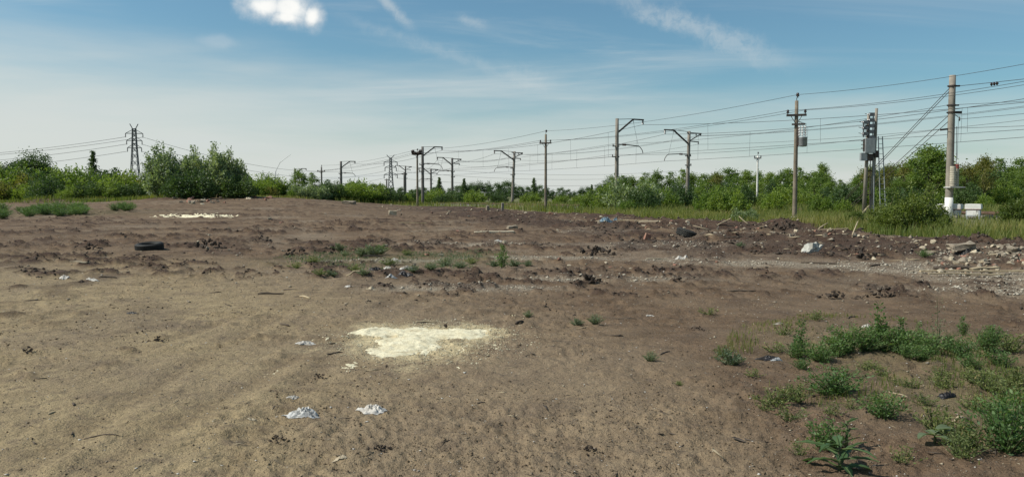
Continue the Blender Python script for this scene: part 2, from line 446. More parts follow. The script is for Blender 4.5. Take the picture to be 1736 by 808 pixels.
M['paper'] = mat('white_paper', (0.60, 0.58, 0.53), (0.40, 0.37, 0.32), 12, 0.8, 0.2, 40, stain=(0.22, 0.19, 0.145))
M['bag'] = mat('white_plastic', (0.56, 0.57, 0.56), (0.36, 0.36, 0.34), 9, 0.4, 0.3, 30, stain=(0.12, 0.115, 0.105))
M['black'] = mat('black_plastic', (0.012, 0.012, 0.014), (0.03, 0.028, 0.026), 8, 0.4, 0.3, 30, stain=(0.07, 0.06, 0.05))
M['blue'] = mat('blue_grey_sheet', (0.16, 0.25, 0.30), (0.10, 0.16, 0.20), 8, 0.6, 0.2, 30, stain=(0.30, 0.29, 0.26))
M['plank'] = mat('bare_plank', (0.46, 0.37, 0.23), (0.34, 0.27, 0.17), 5, 0.9, 0.5, 40, stain=(0.22, 0.18, 0.125))
M['stick'] = mat('grey_stick', (0.11, 0.085, 0.062), (0.07, 0.055, 0.042), 8, 0.9, 0.4, 60)
M['palestick'] = mat('pale_stick', (0.44, 0.36, 0.23), (0.32, 0.26, 0.17), 8, 0.9, 0.3, 60)
M['bark'] = mat('bark', (0.12, 0.10, 0.075), (0.075, 0.062, 0.05), 5, 0.95, 0.5, 30)
M['stem'] = mat('green_stem', (0.11, 0.14, 0.055), (0.09, 0.09, 0.045), 8, 0.7)
M['sleeper'] = mat('sleeper', (0.10, 0.085, 0.07), (0.07, 0.06, 0.05), 6, 0.9)
M['rail'] = mat('rail_rust', (0.12, 0.07, 0.045), (0.09, 0.055, 0.04), 6, 0.7, metal=0.4)
M['ballast'] = mat('ballast', (0.20, 0.18, 0.155), (0.13, 0.115, 0.10), 20, 0.95, 0.8, 30)
M['sawdust'] = mat('sawdust', (0.86, 0.80, 0.58), (0.74, 0.66, 0.44), 11, 0.98, 0.9, 130, stain=(0.50, 0.40, 0.23), detail=9)
M['crumb'] = mat('soil_crumb', (0.150, 0.112, 0.070), (0.095, 0.070, 0.045), 3, 0.98)
LEAF = {
    'tree': leafmat('leaf_tree', (0.090, 0.160, 0.034), (0.209, 0.281, 0.061), 0.35),
    'tree_dark': leafmat('leaf_tree_dark', (0.048, 0.096, 0.035), (0.102, 0.157, 0.048), 0.25),
    'tree_yel': leafmat('leaf_tree_yellowish', (0.134, 0.158, 0.040), (0.254, 0.234, 0.068), 0.35),
    'willow': leafmat('leaf_willow', (0.116, 0.178, 0.074), (0.326, 0.393, 0.227), 0.30, 0.45),
    'bush': leafmat('leaf_bush', (0.092, 0.170, 0.031), (0.221, 0.295, 0.056), 0.35),
    'weed': leafmat('leaf_weed', (0.054, 0.120, 0.034), (0.132, 0.216, 0.066), 0.30, 0.55, (0.24, 0.20, 0.09)),
    'weed_grey': leafmat('leaf_weed_grey', (0.094, 0.138, 0.077), (0.171, 0.215, 0.127), 0.25, 0.6, (0.25, 0.21, 0.11)),
    'weed_lite': leafmat('leaf_weed_light', (0.094, 0.143, 0.044), (0.204, 0.231, 0.083), 0.3, 0.6, (0.30, 0.24, 0.11)),
    'grass': leafmat('leaf_grass', (0.099, 0.150, 0.032), (0.265, 0.250, 0.084), 0.35, 0.6, (0.34, 0.28, 0.14)),
    'thistle': leafmat('leaf_thistle', (0.060, 0.120, 0.045), (0.095, 0.165, 0.065), 0.25, 0.5),
}

# ground
def ground_material():
    m = bpy.data.materials.new('bare_soil'); m.use_nodes = True
    t = NT(m.node_tree); b = m.node_tree.nodes['Principled BSDF']
    b.inputs['Roughness'].default_value = 0.96; b.inputs['Specular IOR Level'].default_value = 0.15
    co = t.node('ShaderNodeTexCoord').outputs['Object']
    big = t.noise(co, 0.35, 4, 0.6, 0.4); med = t.noise(co, 2.2, 5, 0.62, 0.3); fin = t.noise(co, 14, 5, 0.65); gr = t.noise(co, 75, 3, 0.7)
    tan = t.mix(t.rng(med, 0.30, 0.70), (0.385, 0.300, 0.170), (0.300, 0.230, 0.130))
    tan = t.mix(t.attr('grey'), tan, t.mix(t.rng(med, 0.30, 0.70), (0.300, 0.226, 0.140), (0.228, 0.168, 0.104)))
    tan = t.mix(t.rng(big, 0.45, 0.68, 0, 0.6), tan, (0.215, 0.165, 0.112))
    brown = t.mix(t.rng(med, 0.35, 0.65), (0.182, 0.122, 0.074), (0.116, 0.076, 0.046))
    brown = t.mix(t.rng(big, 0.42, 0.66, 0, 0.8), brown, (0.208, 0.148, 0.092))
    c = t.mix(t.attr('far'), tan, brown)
    dk = t.mix(t.rng(fin, 0.3, 0.7), (0.078, 0.047, 0.031), (0.042, 0.026, 0.018))
    dm = t.math('MULTIPLY', t.attr('dark'), t.rng(t.math('ADD', fin, t.math('MULTIPLY', t.attr('dark'), 0.42)), 0.40, 0.62))
    c = t.mix(dm, c, dk)
    # pale gravel and mortar crumbs
    gm = t.math('MULTIPLY', t.attr('gravel'), t.rng(t.noise(co, 22, 4, 0.7), 0.36, 0.54))
    vor = t.node('ShaderNodeTexVoronoi'); t.l.new(co, vor.inputs['Vector']); vor.inputs['Scale'].default_value = 26
    gcol = t.mix(t.rng(vor.outputs['Distance'], 0.1, 0.6), (0.46, 0.41, 0.32), (0.24, 0.20, 0.145))
    c = t.mix(gm, c, gcol)
    sp = t.math('MULTIPLY', t.attr('sand'), t.rng(t.math('ADD', t.math('MULTIPLY', t.math('ADD', fin, gr), 0.5), t.math('MULTIPLY', t.attr('sand'), 0.45)), 0.58, 0.88))
    c = t.mix(sp, c, (0.62, 0.51, 0.30))
    c = t.mix(t.math('MULTIPLY', t.attr('veg'), t.rng(med, 0.25, 0.6, 0.4, 1.0)), c, t.mix(t.rng(fin, 0.3, 0.7), (0.085, 0.115, 0.035), (0.16, 0.17, 0.065)))
    # grain: tiny light and dark specks
    c = t.mix(t.rng(gr, 0.32, 0.46, 0.60, 0.0), c, (0.050, 0.038, 0.026))
    c = t.mix(t.rng(gr, 0.58, 0.72, 0.0, 0.50), c, (0.36, 0.30, 0.20))
    mot = t.noise(co, 5.5, 5, 0.7, 0.6)
    c = t.mix(t.rng(mot, 0.49, 0.68, 0.0, 0.55), c, (0.130, 0.098, 0.070))
    c = t.mix(t.rng(fin, 0.38, 0.30, 0.0, 0.35), c, (0.085, 0.066, 0.047))
    mot2 = t.noise(co, 1.3, 7, 0.72, 0.5)
    c = t.mix(t.rng(mot2, 0.53, 0.64, 0.0, 0.40), c, (0.135, 0.100, 0.072))
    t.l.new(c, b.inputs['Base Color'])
    bn = t.node('ShaderNodeBump'); bn.inputs['Strength'].default_value = 1.0; bn.inputs['Distance'].default_value = 0.045
    hsum = t.math('ADD', t.math('MULTIPLY', fin, 0.9), t.math('ADD', t.math('MULTIPLY', gr, 0.35), t.math('MULTIPLY', med, 0.8)))
    t.l.new(hsum, bn.inputs['Height']); t.l.new(bn.outputs[0], b.inputs['Normal'])
    return m
M['ground'] = ground_material()

# ------------------------------------------------------------------ ground sheet
SAND = [(-1.15, 9.05, 0.78, 1.28), (-0.66, 9.55, 0.62, 0.58), (-1.05, 8.5, 0.4, 0.5)]
GRAV = [(5.5, 25.5, 2.6, 1.3), (0.4, 21.5, 2.2, 0.7), (-0.6, 14.2, 1.8, 0.45), (1.9, 15.8, 1.6, 0.5), (8.7, 18.3, 1.8, 1.5), (10.5, 16.2, 2.6, 1.4), (8.9, 14.0, 2.0, 0.8),
        (5.6, 19.6, 1.7, 0.6), (4.3, 20.6, 1.2, 0.5), (-3.1, 20.4, 1.9, 0.7), (-0.8, 27.0, 2.6, 0.8), (8.0, 32, 2.0, 1.0),
        (3.5, 36, 2, 0.8), (10.5, 12.6, 1.5, 0.8),  (12.5, 21.5, 2.5, 1.6)]
VEG = [(4.3, 8.6, 1.2, 1.5), (4.0, 6.6, 1.0, 0.9), (-2.8, 21.0, 2.6, 2.0), (-0.9, 21.5, 1.0, 1.2), (-35, 60, 7.5, 4.0), (5.4, 6.2, 0.7, 0.9)]

def build_ground():
    ang = np.concatenate([np.radians(np.linspace(-180, -46, 34)[:-1]), np.radians(np.linspace(-46, 46, 680)), np.radians(np.linspace(46, 180, 34)[1:])])[:-1]
    rad = np.concatenate([np.geomspace(0.02, 3.6, 50)[:-1], np.geomspace(3.6, 130, 560), np.geomspace(130, 4200, 60)[1:]])
    A, Rr = np.meshgrid(ang, rad)
    X, Y = (Rr * np.sin(A)).ravel(), (Rr * np.cos(A)).ravel()
    z, e, dark, far, rut, cl, patch = terrain(X, Y, True)
    r = np.hypot(X, Y)
    def patches(lst, seed, fr=1.2, soft=0.5):
        m = np.zeros(X.shape)
        n = fbm(X * fr, Y * fr * 0.8, 4, seed)
        for (px_, py_, rx, ry) in lst:
            q = np.sqrt(((X - px_) / rx) ** 2 + ((Y - py_) / ry) ** 2) + (n - 0.5) * 1.4
            m = np.maximum(m, 1 - sst(q, 1 - soft, 1 + soft))
        return m
    sand = patches(SAND, 201, 2.2, 0.75)
    grav = np.maximum(patches(GRAV, 211, 0.8, 0.6), 0.35 * sst(fbm(X * 0.25, Y * 0.18, 4, 221), 0.58, 0.74) * sst(r, 12, 22) * (e > 0)) * (1 - 0.75 * np.clip(dark, 0, 1))
    veg = np.maximum(0.28 * patches(VEG, 231, 0.7, 0.7), sst(-e, 0.3, 2.5))
    dark = np.clip(np.maximum(dark, 0.35 * rut), 0, 1)
    nr, na = len(rad), len(ang)
    i = np.arange(nr - 1)[:, None] * na; j = np.arange(na)[None, :]; j2 = (j + 1) % na
    F = np.stack([i + j, i + j2, i + na + j2, i + na + j], -1).reshape(-1, 4)
    V = np.stack([X, Y, z], -1)
    # closing disc at the centre
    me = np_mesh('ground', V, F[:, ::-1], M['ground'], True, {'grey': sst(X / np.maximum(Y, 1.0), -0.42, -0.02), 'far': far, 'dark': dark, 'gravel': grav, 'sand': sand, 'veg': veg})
    o = link('ground', me); tag(o, kind='structure')
    return o
build_ground()

# ------------------------------------------------------------------ foliage generators
def leaf_quads(P, size, rs, up=0.3, aspect=0.55, dirs=None, fold=0.15):
    """diamond leaves centred on P; returns verts, faces"""
    n = len(P)
    d = rs.normal(size=(n, 3)); d[:, 2] += up
    if dirs is not None: d = d * 0.7 + dirs
    d /= np.linalg.norm(d, axis=1, keepdims=True) + 1e-9
    q = rs.normal(size=(n, 3)); u = np.cross(d, q); u /= np.linalg.norm(u, axis=1, keepdims=True) + 1e-9
    w = np.cross(d, u)
    s = (size * rs.uniform(0.6, 1.35, n))[:, None]
    a = P - d * s * 0.5; c = P + d * s * 0.5
    b = P + u * s * 0.5 * aspect + w * s * fold; e = P - u * s * 0.5 * aspect + w * s * fold
    V = np.stack([a, b, c, e], 1).reshape(-1, 3)
    F = np.arange(n * 4).reshape(n, 4)
    return V, F

def tube_np(mb, a, b, r0, r1, bend=(0, 0, 0), n=5, seg=4):
    a, b, bend = Vector(a), Vector(b), Vector(bend)
    pts = []; rr = []
    for i in range(seg + 1):
        t = i / seg
        pts.append(a.lerp(b, t) + bend * (4 * t * (1 - t))); rr.append(r0 + (r1 - r0) * t)
    mb.tube(pts, rr, n, cap=False)

def make_bush(seed, Rr, H, nst, per, leaf, spread, matkey, upright=0.5, lobes=1):
    """many-stemmed shrub, leafy to the ground, with feathered outline"""
    rs = np.random.RandomState(seed); mb = MB(); P = []; D = []; var = []
    lc = [(0.0, 0.0, 1.0)] if lobes == 1 else [(math.cos(k * 2 * math.pi / lobes + seed) * Rr * 0.45, math.sin(k * 2 * math.pi / lobes + seed) * Rr * 0.45, rs.uniform(0.72, 1.08)) for k in range(lobes)]
    for i in range(nst):
        lx, ly, lh = lc[rs.randint(len(lc))]
        rr = Rr * (1 if lobes == 1 else 0.62)
        a = rs.uniform(0, 2 * math.pi); q = math.sqrt(rs.uniform(0, 1)) * rr
        top = H * lh * (1 - 0.62 * (q / rr) ** 2) * rs.uniform(0.55, 1.06)
        base = np.array([lx * 0.5 + 0.2 * q * math.cos(a), ly * 0.5 + 0.2 * q * math.sin(a), 0.0])
        end = np.array([lx + q * math.cos(a), ly + q * math.sin(a), top])
        ctl = np.array([lx * 0.8 + 0.75 * q * math.cos(a), ly * 0.8 + 0.75 * q * math.sin(a), top * upright])
        if i % 3 == 0:
            pts = []
            for k in range(5):
                t = k / 4; pts.append((1 - t) ** 2 * base + 2 * t * (1 - t) * ctl + t * t * end)
            mb.tube(pts, [0.012 * H, 0.010 * H, 0.007 * H, 0.004 * H, 0.002 * H], 4, cap=False)
        t = rs.beta(1.6, 1.0, per)[:, None]
        p = (1 - t) ** 2 * base + 2 * t * (1 - t) * ctl + t * t * end
        tang = 2 * (1 - t) * (ctl - base) + 2 * t * (end - ctl); tang /= np.linalg.norm(tang, axis=1, keepdims=True) + 1e-9
        p = p + rs.normal(size=(per, 3)) * spread * (0.35 + 0.75 * (1 - t) + 0.15)
        P.append(p); D.append(tang * 0.9); var.append(np.clip(rs.uniform(0.1, 0.9) * 0.6 + rs.uniform(0, 0.5, per), 0, 1))
    P = np.concatenate(P); D = np.concatenate(D); var = np.concatenate(var)
    P[:, 2] = np.abs(P[:, 2]) + 0.02
    V, F = leaf_quads(P, leaf, rs, 0.2, 0.5, D)
    crown = np_mesh('crown', V, F, LEAF[matkey], False, {'var': np.repeat(var, 4)})
    return mb.mesh('stems', M['bark'], True), crown

def make_tree(seed, H, Rr, base, ncl, per, leaf, matkey, sig=0.5, gap=0.0):
    rs = np.random.RandomState(seed); mb = MB(); P = []; var = []
    lean = Vector((rs.normal() * 0.04 * H, rs.normal() * 0.04 * H, 0))
    tip = lean + Vector((0, 0, H * 0.82))
    tube_np(mb, (0, 0, -0.15), tip, 0.022 * H, 0.004 * H, (rs.normal() * 0.15, rs.normal() * 0.15, 0), 7, 7)
    zc = (base + 1.0) / 2 * H; hz = (1.0 - base) / 2 * H
    cs = []
    for i in range(ncl):
        for _ in range(30):
            v = rs.normal(size=3); v /= np.linalg.norm(v); q = rs.uniform(0.35, 1.0) ** 0.6
            wob = 0.78 + 0.44 * math.sin(3.1 * v[0] + seed) * math.cos(2.7 * v[1] + 1.3 * v[2] + seed * 0.7)
            p = np.array([v[0] * Rr * q * wob, v[1] * Rr * q * wob, zc + v[2] * hz * q])
            p[0] *= 1.0 - 0.25 * max(0, v[2]); p[1] *= 1.0 - 0.25 * max(0, v[2])
            if all(np.linalg.norm(p - c) > sig * 0.75 for c in cs[-14:]): break
        cs.append(p)
        k = rs.uniform(0.22, 0.75); z0 = min(p[2] * rs.uniform(0.45, 0.8), H * 0.76)
        a = Vector((lean.x * z0 / (H * 0.82), lean.y * z0 / (H * 0.82), z0))
        if i % 2 == 0: tube_np(mb, a, p, 0.009 * H, 0.002 * H, (0, 0, -0.06 * H), 4, 3)
        m = int(per * rs.uniform(0.55, 1.4))
        s = sig * rs.uniform(0.7, 1.25)
        P.append(p + rs.normal(size=(m, 3)) * np.array([s, s, s * 0.62]))
        var.append(np.clip(0.05 + 0.6 * rs.uniform() + rs.uniform(-0.2, 0.35, m), 0, 1))
    P = np.concatenate(P); var = np.concatenate(var); P[:, 2] = np.maximum(P[:, 2], 0.1)
    V, F = leaf_quads(P, leaf, rs, 0.1, 0.7)
    return mb.mesh('trunk', M['bark'], True), np_mesh('crown', V, F, LEAF[matkey], False, {'var': np.repeat(var, 4)})

def make_conifer(seed, H, Rr, matkey, leaf=0.2, base=0.08, sparse=1.0):
    rs = np.random.RandomState(seed); mb = MB(); P = []; D = []
    mb.tube([(0, 0, -0.1), (0.02 * H, 0, H * 0.5), (0, 0, H * 0.98)], [0.016 * H, 0.010 * H, 0.002 * H], 6, cap=False)
    z = base * H
    while z < H * 0.985:
        t = (z / H - base) / (1 - base); L = Rr * (1 - t) ** 0.85 + 0.05
        nb = max(4, int(9 * (1 - t * 0.5)))
        for k in range(nb):
            a = rs.uniform(0, 2 * math.pi); l = L * rs.uniform(0.6, 1.12)
            n = int((10 + 26 * l / Rr) * sparse)
            s = rs.uniform(0.1, 1, n)
            p = np.stack([np.cos(a) * l * s, np.sin(a) * l * s, z + 0.10 * l * s - 0.35 * l * s * s], 1) + rs.normal(size=(n, 3)) * np.array([0.10, 0.10, 0.06]) * (0.5 + Rr * 0.4)
            P.append(p); D.append(np.tile(np.array([math.cos(a), math.sin(a), -0.1]), (n, 1)))
        z += H * 0.036 * (1.1 - 0.5 * t)
    P = np.concatenate(P); D = np.concatenate(D)
    V, F = leaf_quads(P, leaf, rs, 0.0, 0.45, D)
    return mb.mesh('trunk', M['bark'], True), np_mesh('crown', V, F, LEAF[matkey], False, {'var': np.repeat(rs.uniform(0, 1, len(P)), 4)})

LEAF['near'] = leafmat('leaf_near_bush', (0.055, 0.098, 0.019), (0.152, 0.195, 0.040), 0.3)
BUSH = {
    'willow_a': make_bush(11, 2.9, 6.2, 210, 100, 0.26, 0.27, 'willow', 0.55, 4),
    'willow_b': make_bush(12, 2.7, 6.0, 200, 100, 0.26, 0.27, 'willow', 0.55, 3),
    'bush_a': make_bush(13, 1.7, 2.6, 110, 60, 0.17, 0.19, 'bush', 0.55, 3),
    'bush_b': make_bush(14, 1.5, 2.2, 100, 60, 0.17, 0.19, 'bush', 0.5, 2),
    'bush_c': make_bush(15, 1.9, 3.0, 120, 60, 0.18, 0.22, 'tree', 0.55, 4),
    'bush_dark': make_bush(16, 1.8, 3.0, 120, 60, 0.18, 0.22, 'tree_dark', 0.6, 3),
    'bush_pale': make_bush(17, 1.5, 2.0, 90, 55, 0.15, 0.18, 'willow', 0.5, 2),
    'bush_yel': make_bush(18, 1.3, 1.6, 90, 50, 0.14, 0.17, 'tree_yel', 0.5, 3),
    'near_a': make_bush(19, 1.15, 1.9, 130, 75, 0.085, 0.10, 'near', 0.6, 3),
    'near_b': make_bush(20, 0.9, 1.3, 110, 60, 0.08, 0.09, 'near', 0.55, 2),
}
TREE = {
    'a': make_tree(31, 7.0, 2.7, 0.16, 54, 90, 0.23, 'tree', 0.43),
    'b': make_tree(32, 7.0, 2.4, 0.12, 50, 90, 0.23, 'tree', 0.41),
    'c': make_tree(33, 7.0, 2.9, 0.18, 55, 90, 0.23, 'tree', 0.45),
    'd': make_tree(34, 7.0, 2.2, 0.10, 48, 90, 0.23, 'tree_dark', 0.40),
    'e': make_tree(35, 7.0, 2.6, 0.14, 54, 90, 0.23, 'tree_dark', 0.43),
    'f': make_tree(36, 7.0, 2.0, 0.30, 40, 62, 0.22, 'tree_yel', 0.42),
    'g': make_tree(37, 9.0, 2.4, 0.28, 52, 110, 0.25, 'tree', 0.50),
    'spruce': make_conifer(41, 9.0, 2.0, 'tree_dark', 0.30),
    'cone': make_conifer(42, 6.0, 1.9, 'tree_dark', 0.26, 0.04),
}

def put_plant(kind, name, label, cat, px, d, h, wscale=1.0, group=None, rz=None, lift=0.0):
    src = BUSH.get(kind) or TREE[kind]
    me = src[1]
    co = 0
    if '_h' not in me: 
        zz = np.empty(len(me.vertices) * 3, np.float32); me.vertices.foreach_get('co', zz); me['_h'] = float(np.percentile(zz[2::3], 99.5))
    k = h / me['_h']
    p = at_px(px, d); p.z += lift - 0.05
    o = thing(name, label, cat, p, rnd.uniform(0, 6.28) if rz is None else rz, group, (k * wscale, k * wscale, k))
    link('stems' if kind in BUSH else 'trunk', src[0], o); link('crown', me, o)
    return o

def top_h(px, d, ytop):
    x = (px - CX) / FPX * d
    return EYE + (HORIZ - ytop) / FPX * d - gh(x, d)

# --- far-right tree line beyond the railway
prof = [(1050, 300), (1085, 290), (1120, 291), (1150, 287), (1185, 294), (1215, 290), (1250, 286), (1290, 286), (1325, 290), (1350, 284), (1375, 287), (1410, 300), (1435, 302),
        (1455, 292), (1480, 284), (1510, 283), (1540, 276), (1565, 256), (1600, 262), (1625, 282), (1650, 276), (1685, 268), (1712, 278), (1745, 266), (1790, 270)]
def prof_y(px):
    return float(np.interp(px, [p[0] for p in prof], [p[1] for p in prof]))
def sector(px):
    return ('around the arm-bearing mast' if px < 1150 else 'between feeder mast and slim pole' if px < 1283 else 'between slim and transformer poles' if px < 1347 else 'left of the double-pole switch' if px < 1470 else 'left of the anchor mast' if px < 1605 else 'right of the anchor mast')
px = 1040
G1 = 'trees in the row beyond the railway'
L1 = 'rounded green broadleaf tree in the dense row beyond the railway'
while px < 1830:
    d = rnd.uniform(112, 128)
    k = rnd.choice('abcabce')
    put_plant(k, 'broadleaf_tree', ('dark ' if k == 'e' else '') + 'green broadleaf tree in the row beyond the railway, ' + sector(px), 'tree', px, d, top_h(px, d, prof_y(px) + rnd.uniform(-3, 7)), rnd.uniform(0.85, 1.15), ('dark ' if k == 'e' else '') + 'row trees ' + sector(px))
    px += rnd.uniform(15, 24)
px = 1060
while px < 1830:
    d = rnd.uniform(98, 110)
    k = rnd.choice('abcd')
    put_plant(k, 'broadleaf_tree', ('dark ' if k == 'd' else '') + 'green broadleaf tree in the row beyond the railway, ' + sector(px), 'tree', px, d, top_h(px, d, prof_y(px) + rnd.uniform(10, 24)), rnd.uniform(1.0, 1.3), ('dark ' if k == 'd' else '') + 'row trees ' + sector(px))
    px += rnd.uniform(20, 30)
for px, d, yt, w in ((1470, 108, 283, 0.8), (1503, 104, 279, 0.8), (1533, 100, 276, 0.7), (1640, 96, 277, 0.8), (1668, 94, 262, 0.7), (1215, 108, 292, 0.8)):
    put_plant('f', 'thin_tree', 'thin yellowish tree with sparse crown among the green row', 'tree', px, d, top_h(px, d, yt), w, 'sparse yellowish trees in the row')
put_plant('g', 'tall_tree', 'tallest tree of the row, standing behind the thick concrete anchor mast', 'tree', 1574, 96, top_h(1574, 96, 247), 1.25)
put_plant('g', 'tall_tree', 'tall tree with narrow crown rising above the row left of the double-pole switch', 'tree', 1392, 118, top_h(1392, 118, 277), 0.7)
px = 1060
while px < 1830:
    d = rnd.uniform(84, 96)
    k = rnd.choice(['bush_dark', 'bush_c', 'bush_dark', 'bush_b'])
    put_plant(k, 'shrub', 'green shrub at the foot of the tree row, ' + sector(px), 'shrub', px, d, rnd.uniform(1.6, 2.8), 1.15, 'shrubs under the row ' + sector(px))
    px += rnd.uniform(26, 40)

# --- middle: trees far along the line, then bushes close to the lot edge
L2 = 'dark tree in the distant wood behind the overhead line masts'
px = 560
prof2 = [(560, 312), (640, 312), (700, 320), (730, 316), (765, 318), (800, 306), (830, 308), (850, 308), (880, 312), (930, 318), (985, 320), (1010, 318), (1040, 300), (1075, 296)]
while px < 1060:
    d = rnd.uniform(180, 230)
    yt = float(np.interp(px, [p[0] for p in prof2], [p[1] for p in prof2])) + rnd.uniform(-3, 4)
    put_plant(rnd.choice('deed'), 'distant_tree', L2, 'tree', px, d, max(2.5, top_h(px, d, yt)), rnd.uniform(1.0, 1.5), 'distant wood along the railway')
    px += rnd.uniform(11, 18)
for px, d, yt in ((745, 185, 301), (787, 180, 303), (905, 190, 302), (1003, 170, 313)):
    put_plant('cone', 'conical_tree', 'dark cone-shaped tree standing out of the distant wood', 'tree', px, d, top_h(px, d, yt), 0.95, 'cone-shaped dark trees')
for px, d, yt, k in ((705, 140, 322, 'bush_dark'), (735, 145, 321, 'bush_c'), (765, 138, 324, 'bush_dark'), (805, 150, 323, 'bush_c'), (845, 150, 326, 'bush_dark'), (900, 150, 326, 'bush_c'), (950, 130, 330, 'bush_a'), (985, 120, 328, 'bush_c')):
    put_plant(k, 'roadside_bush', 'low dense bush on the far side of the grass along the masts', 'bush', px, d, top_h(px, d, yt), 1.3, 'low bushes along the masts')
for px, d, yt, k, lab in (
        (1010, 84, 321, 'bush_c', 'dark green bush at the left foot of the arm-bearing mast'), (1040, 80, 314, 'bush_c', 'tall bush hiding the foot of the arm-bearing mast'),
        (1072, 78, 305, 'bush_pale', 'silvery bush just right of the arm-bearing mast'), (1090, 76, 318, 'bush_dark', 'dark bush right of the silvery bush'), (1130, 82, 322, 'bush_a', 'bright green bush between two concrete masts'),
        (1205, 62, 318, 'bush_a', 'bright green bush right of the leaning concrete mast'), (1235, 58, 322, 'bush_b', 'bright green low bush beside the pale shrub'), (1262, 47, 352, 'bush_pale', 'small pale silvery shrub at the edge of the churned soil'),
        (1060, 70, 338, 'bush_a', 'wide green bush behind the blue rubbish'), (1310, 66, 325, 'bush_b', 'green bush left of the wooden pole with transformer'), (1395, 62, 330, 'bush_a', 'green bush right of the wooden pole with transformer'),
        (1430, 60, 338, 'bush_b', 'low green bush left of the double-pole switch')):
    put_plant(k, 'green_bush', lab, 'bush', px, d, max(0.8, top_h(px, d, yt)), 1.0)
for px, d, h, k, lab in ((1535, 34.5, 2.05, 'near_a', 'leafy bush in tall grass below the relay cabinets, larger one'), (1563, 36.0, 1.7, 'near_a', 'leafy bush in front of the white-footed mast'),
                         (1508, 33.5, 1.25, 'near_b', 'low leafy bush at the left end of the thicket by the relay cabinets'), (1585, 33.2, 0.8, 'near_b', 'low leafy bush at the right end of the thicket by the relay cabinets'),
                         (1738, 40, 1.9, 'near_a', 'green bush right of the relay cabinets'), (1452, 40, 0.9, 'near_b', 'low bush in grass below the double-pole switch')):
    put_plant(k, 'leafy_bush', lab, 'bush', px, d, h, 1.05)
L3 = 'green bush in the thicket behind the middle of the lot edge'
for px, d, yt, k in ((440, 110, 296, 'bush_c'), (462, 112, 300, 'bush_a'), (430, 106, 305, 'bush_a'), (482, 114, 308, 'bush_c'), (540, 116, 314, 'bush_pale'), (512, 112, 312, 'bush_pale'), (560, 120, 306, 'bush_dark'),
                     (585, 122, 311, 'bush_c'), (612, 125, 308, 'bush_a'), (634, 128, 313, 'bush_c'), (655, 128, 321, 'bush_dark'), (600, 130, 307, 'bush_c'), (525, 116, 326, 'bush_b'), (570, 122, 323, 'bush_a'), (640, 128, 326, 'bush_b'),
                     (672, 132, 322, 'bush_dark'), (690, 134, 328, 'bush_b'), (715, 134, 331, 'bush_a'), (745, 134, 330, 'bush_dark'), (455, 108, 316, 'bush_yel'), (495, 110, 322, 'bush_b')):
    lab, grp = L3, 'bushes behind the lot edge'
    if k == 'bush_pale': lab, grp = 'pale grey-green bush in the thicket behind the lot edge', 'pale bushes behind the lot edge'
    if k == 'bush_dark': lab, grp = 'dark bush in the thicket behind the lot edge', 'dark bushes behind the lot edge'
    if k == 'bush_yel': lab, grp = 'yellowish low bush in the thicket behind the lot edge', None
    put_plant(k, 'thicket_bush', lab, 'bush', px, d, top_h(px, d, yt), 1.15, grp)
for px, d, yt, k in ((508, 150, 288, 'a'), (530, 155, 293, 'b'), (455, 160, 298, 'd')):
    put_plant(k, 'round_tree', 'round tree rising behind the thicket at the lot edge', 'tree', px, d, top_h(px, d, yt), 1.1, 'round trees behind the thicket')

# --- left: silvery willows, thicket, spruce, dark trees
for px, d, yt, k, w, lab in ((288, 88, 254, 'willow_a', 0.95, 'big silvery willow bush right of the lattice pylon'), (318, 90, 262, 'willow_b', 0.9, 'middle willow bush of the big silvery clump'),
                             (358, 89, 257, 'willow_b', 1.0, 'tall silvery willow bush right of the pylon, second of the clump'), (393, 91, 262, 'willow_a', 0.8, 'silvery willow bush at the right end of the clump')):
    put_plant(k, 'willow_bush', lab, 'bush', px, d, top_h(px, d, yt), w)
for px, d, yt, lab in ((330, 84, 288, 'dark low bush in the shade before the willows'), (405, 88, 298, 'dark low bush under the right-hand willow'), (300, 85, 300, 'dark low bush before the biggest willow')):
    put_plant('bush_dark', 'dark_bush', lab, 'bush', px, d, top_h(px, d, yt), 1.2)
px = -60
while px < 240:
    d = rnd.uniform(94, 108)
    k = rnd.choice(['bush_a', 'bush_c', 'bush_dark', 'bush_dark', 'bush_c', 'bush_dark', 'bush_yel'])
    yt = 291 + rnd.uniform(-6, 9)
    lab = {'bush_dark': 'dark bush in the thicket below the spruce', 'bush_yel': 'yellowish bush in the thicket below the spruce'}.get(k, 'green bush in the thicket below the spruce')
    put_plant(k, 'thicket_bush', lab, 'bush', px, d, top_h(px, d, yt), 1.05 if k != 'bush_yel' else 0.8, lab.replace('bush', 'bushes', 1))
    px += rnd.uniform(11, 18)
px = -50
while px < 235:
    d = rnd.uniform(87, 92)
    k = rnd.choice(['bush_a', 'bush_dark', 'bush_yel', 'bush_dark', 'bush_c'])
    yt = 312 + rnd.uniform(-7, 6)
    put_plant(k, 'low_shrub', 'low shrub along the front of the thicket below the spruce', 'shrub', px, d, top_h(px, d, yt), 1.1, 'low shrubs before the thicket')
    px += rnd.uniform(16, 26)
put_plant('spruce', 'spruce_tree', 'single narrow dark spruce rising over the thicket', 'tree', 160, 135, top_h(160, 135, 257), 1.1)
for px, d, yt, w in ((25, 150, 272, 1.2), (47, 145, 259, 1.0), (68, 145, 258, 1.05), (85, 150, 274, 0.9), (5, 150, 280, 1.1), (-20, 150, 276, 1.1)):
    put_plant('d' if px > 40 else 'e', 'dark_tree', 'dark round tree of the group behind the thicket left of the spruce', 'tree', px, d, top_h(px, d, yt), w, 'dark tree group left of the spruce')

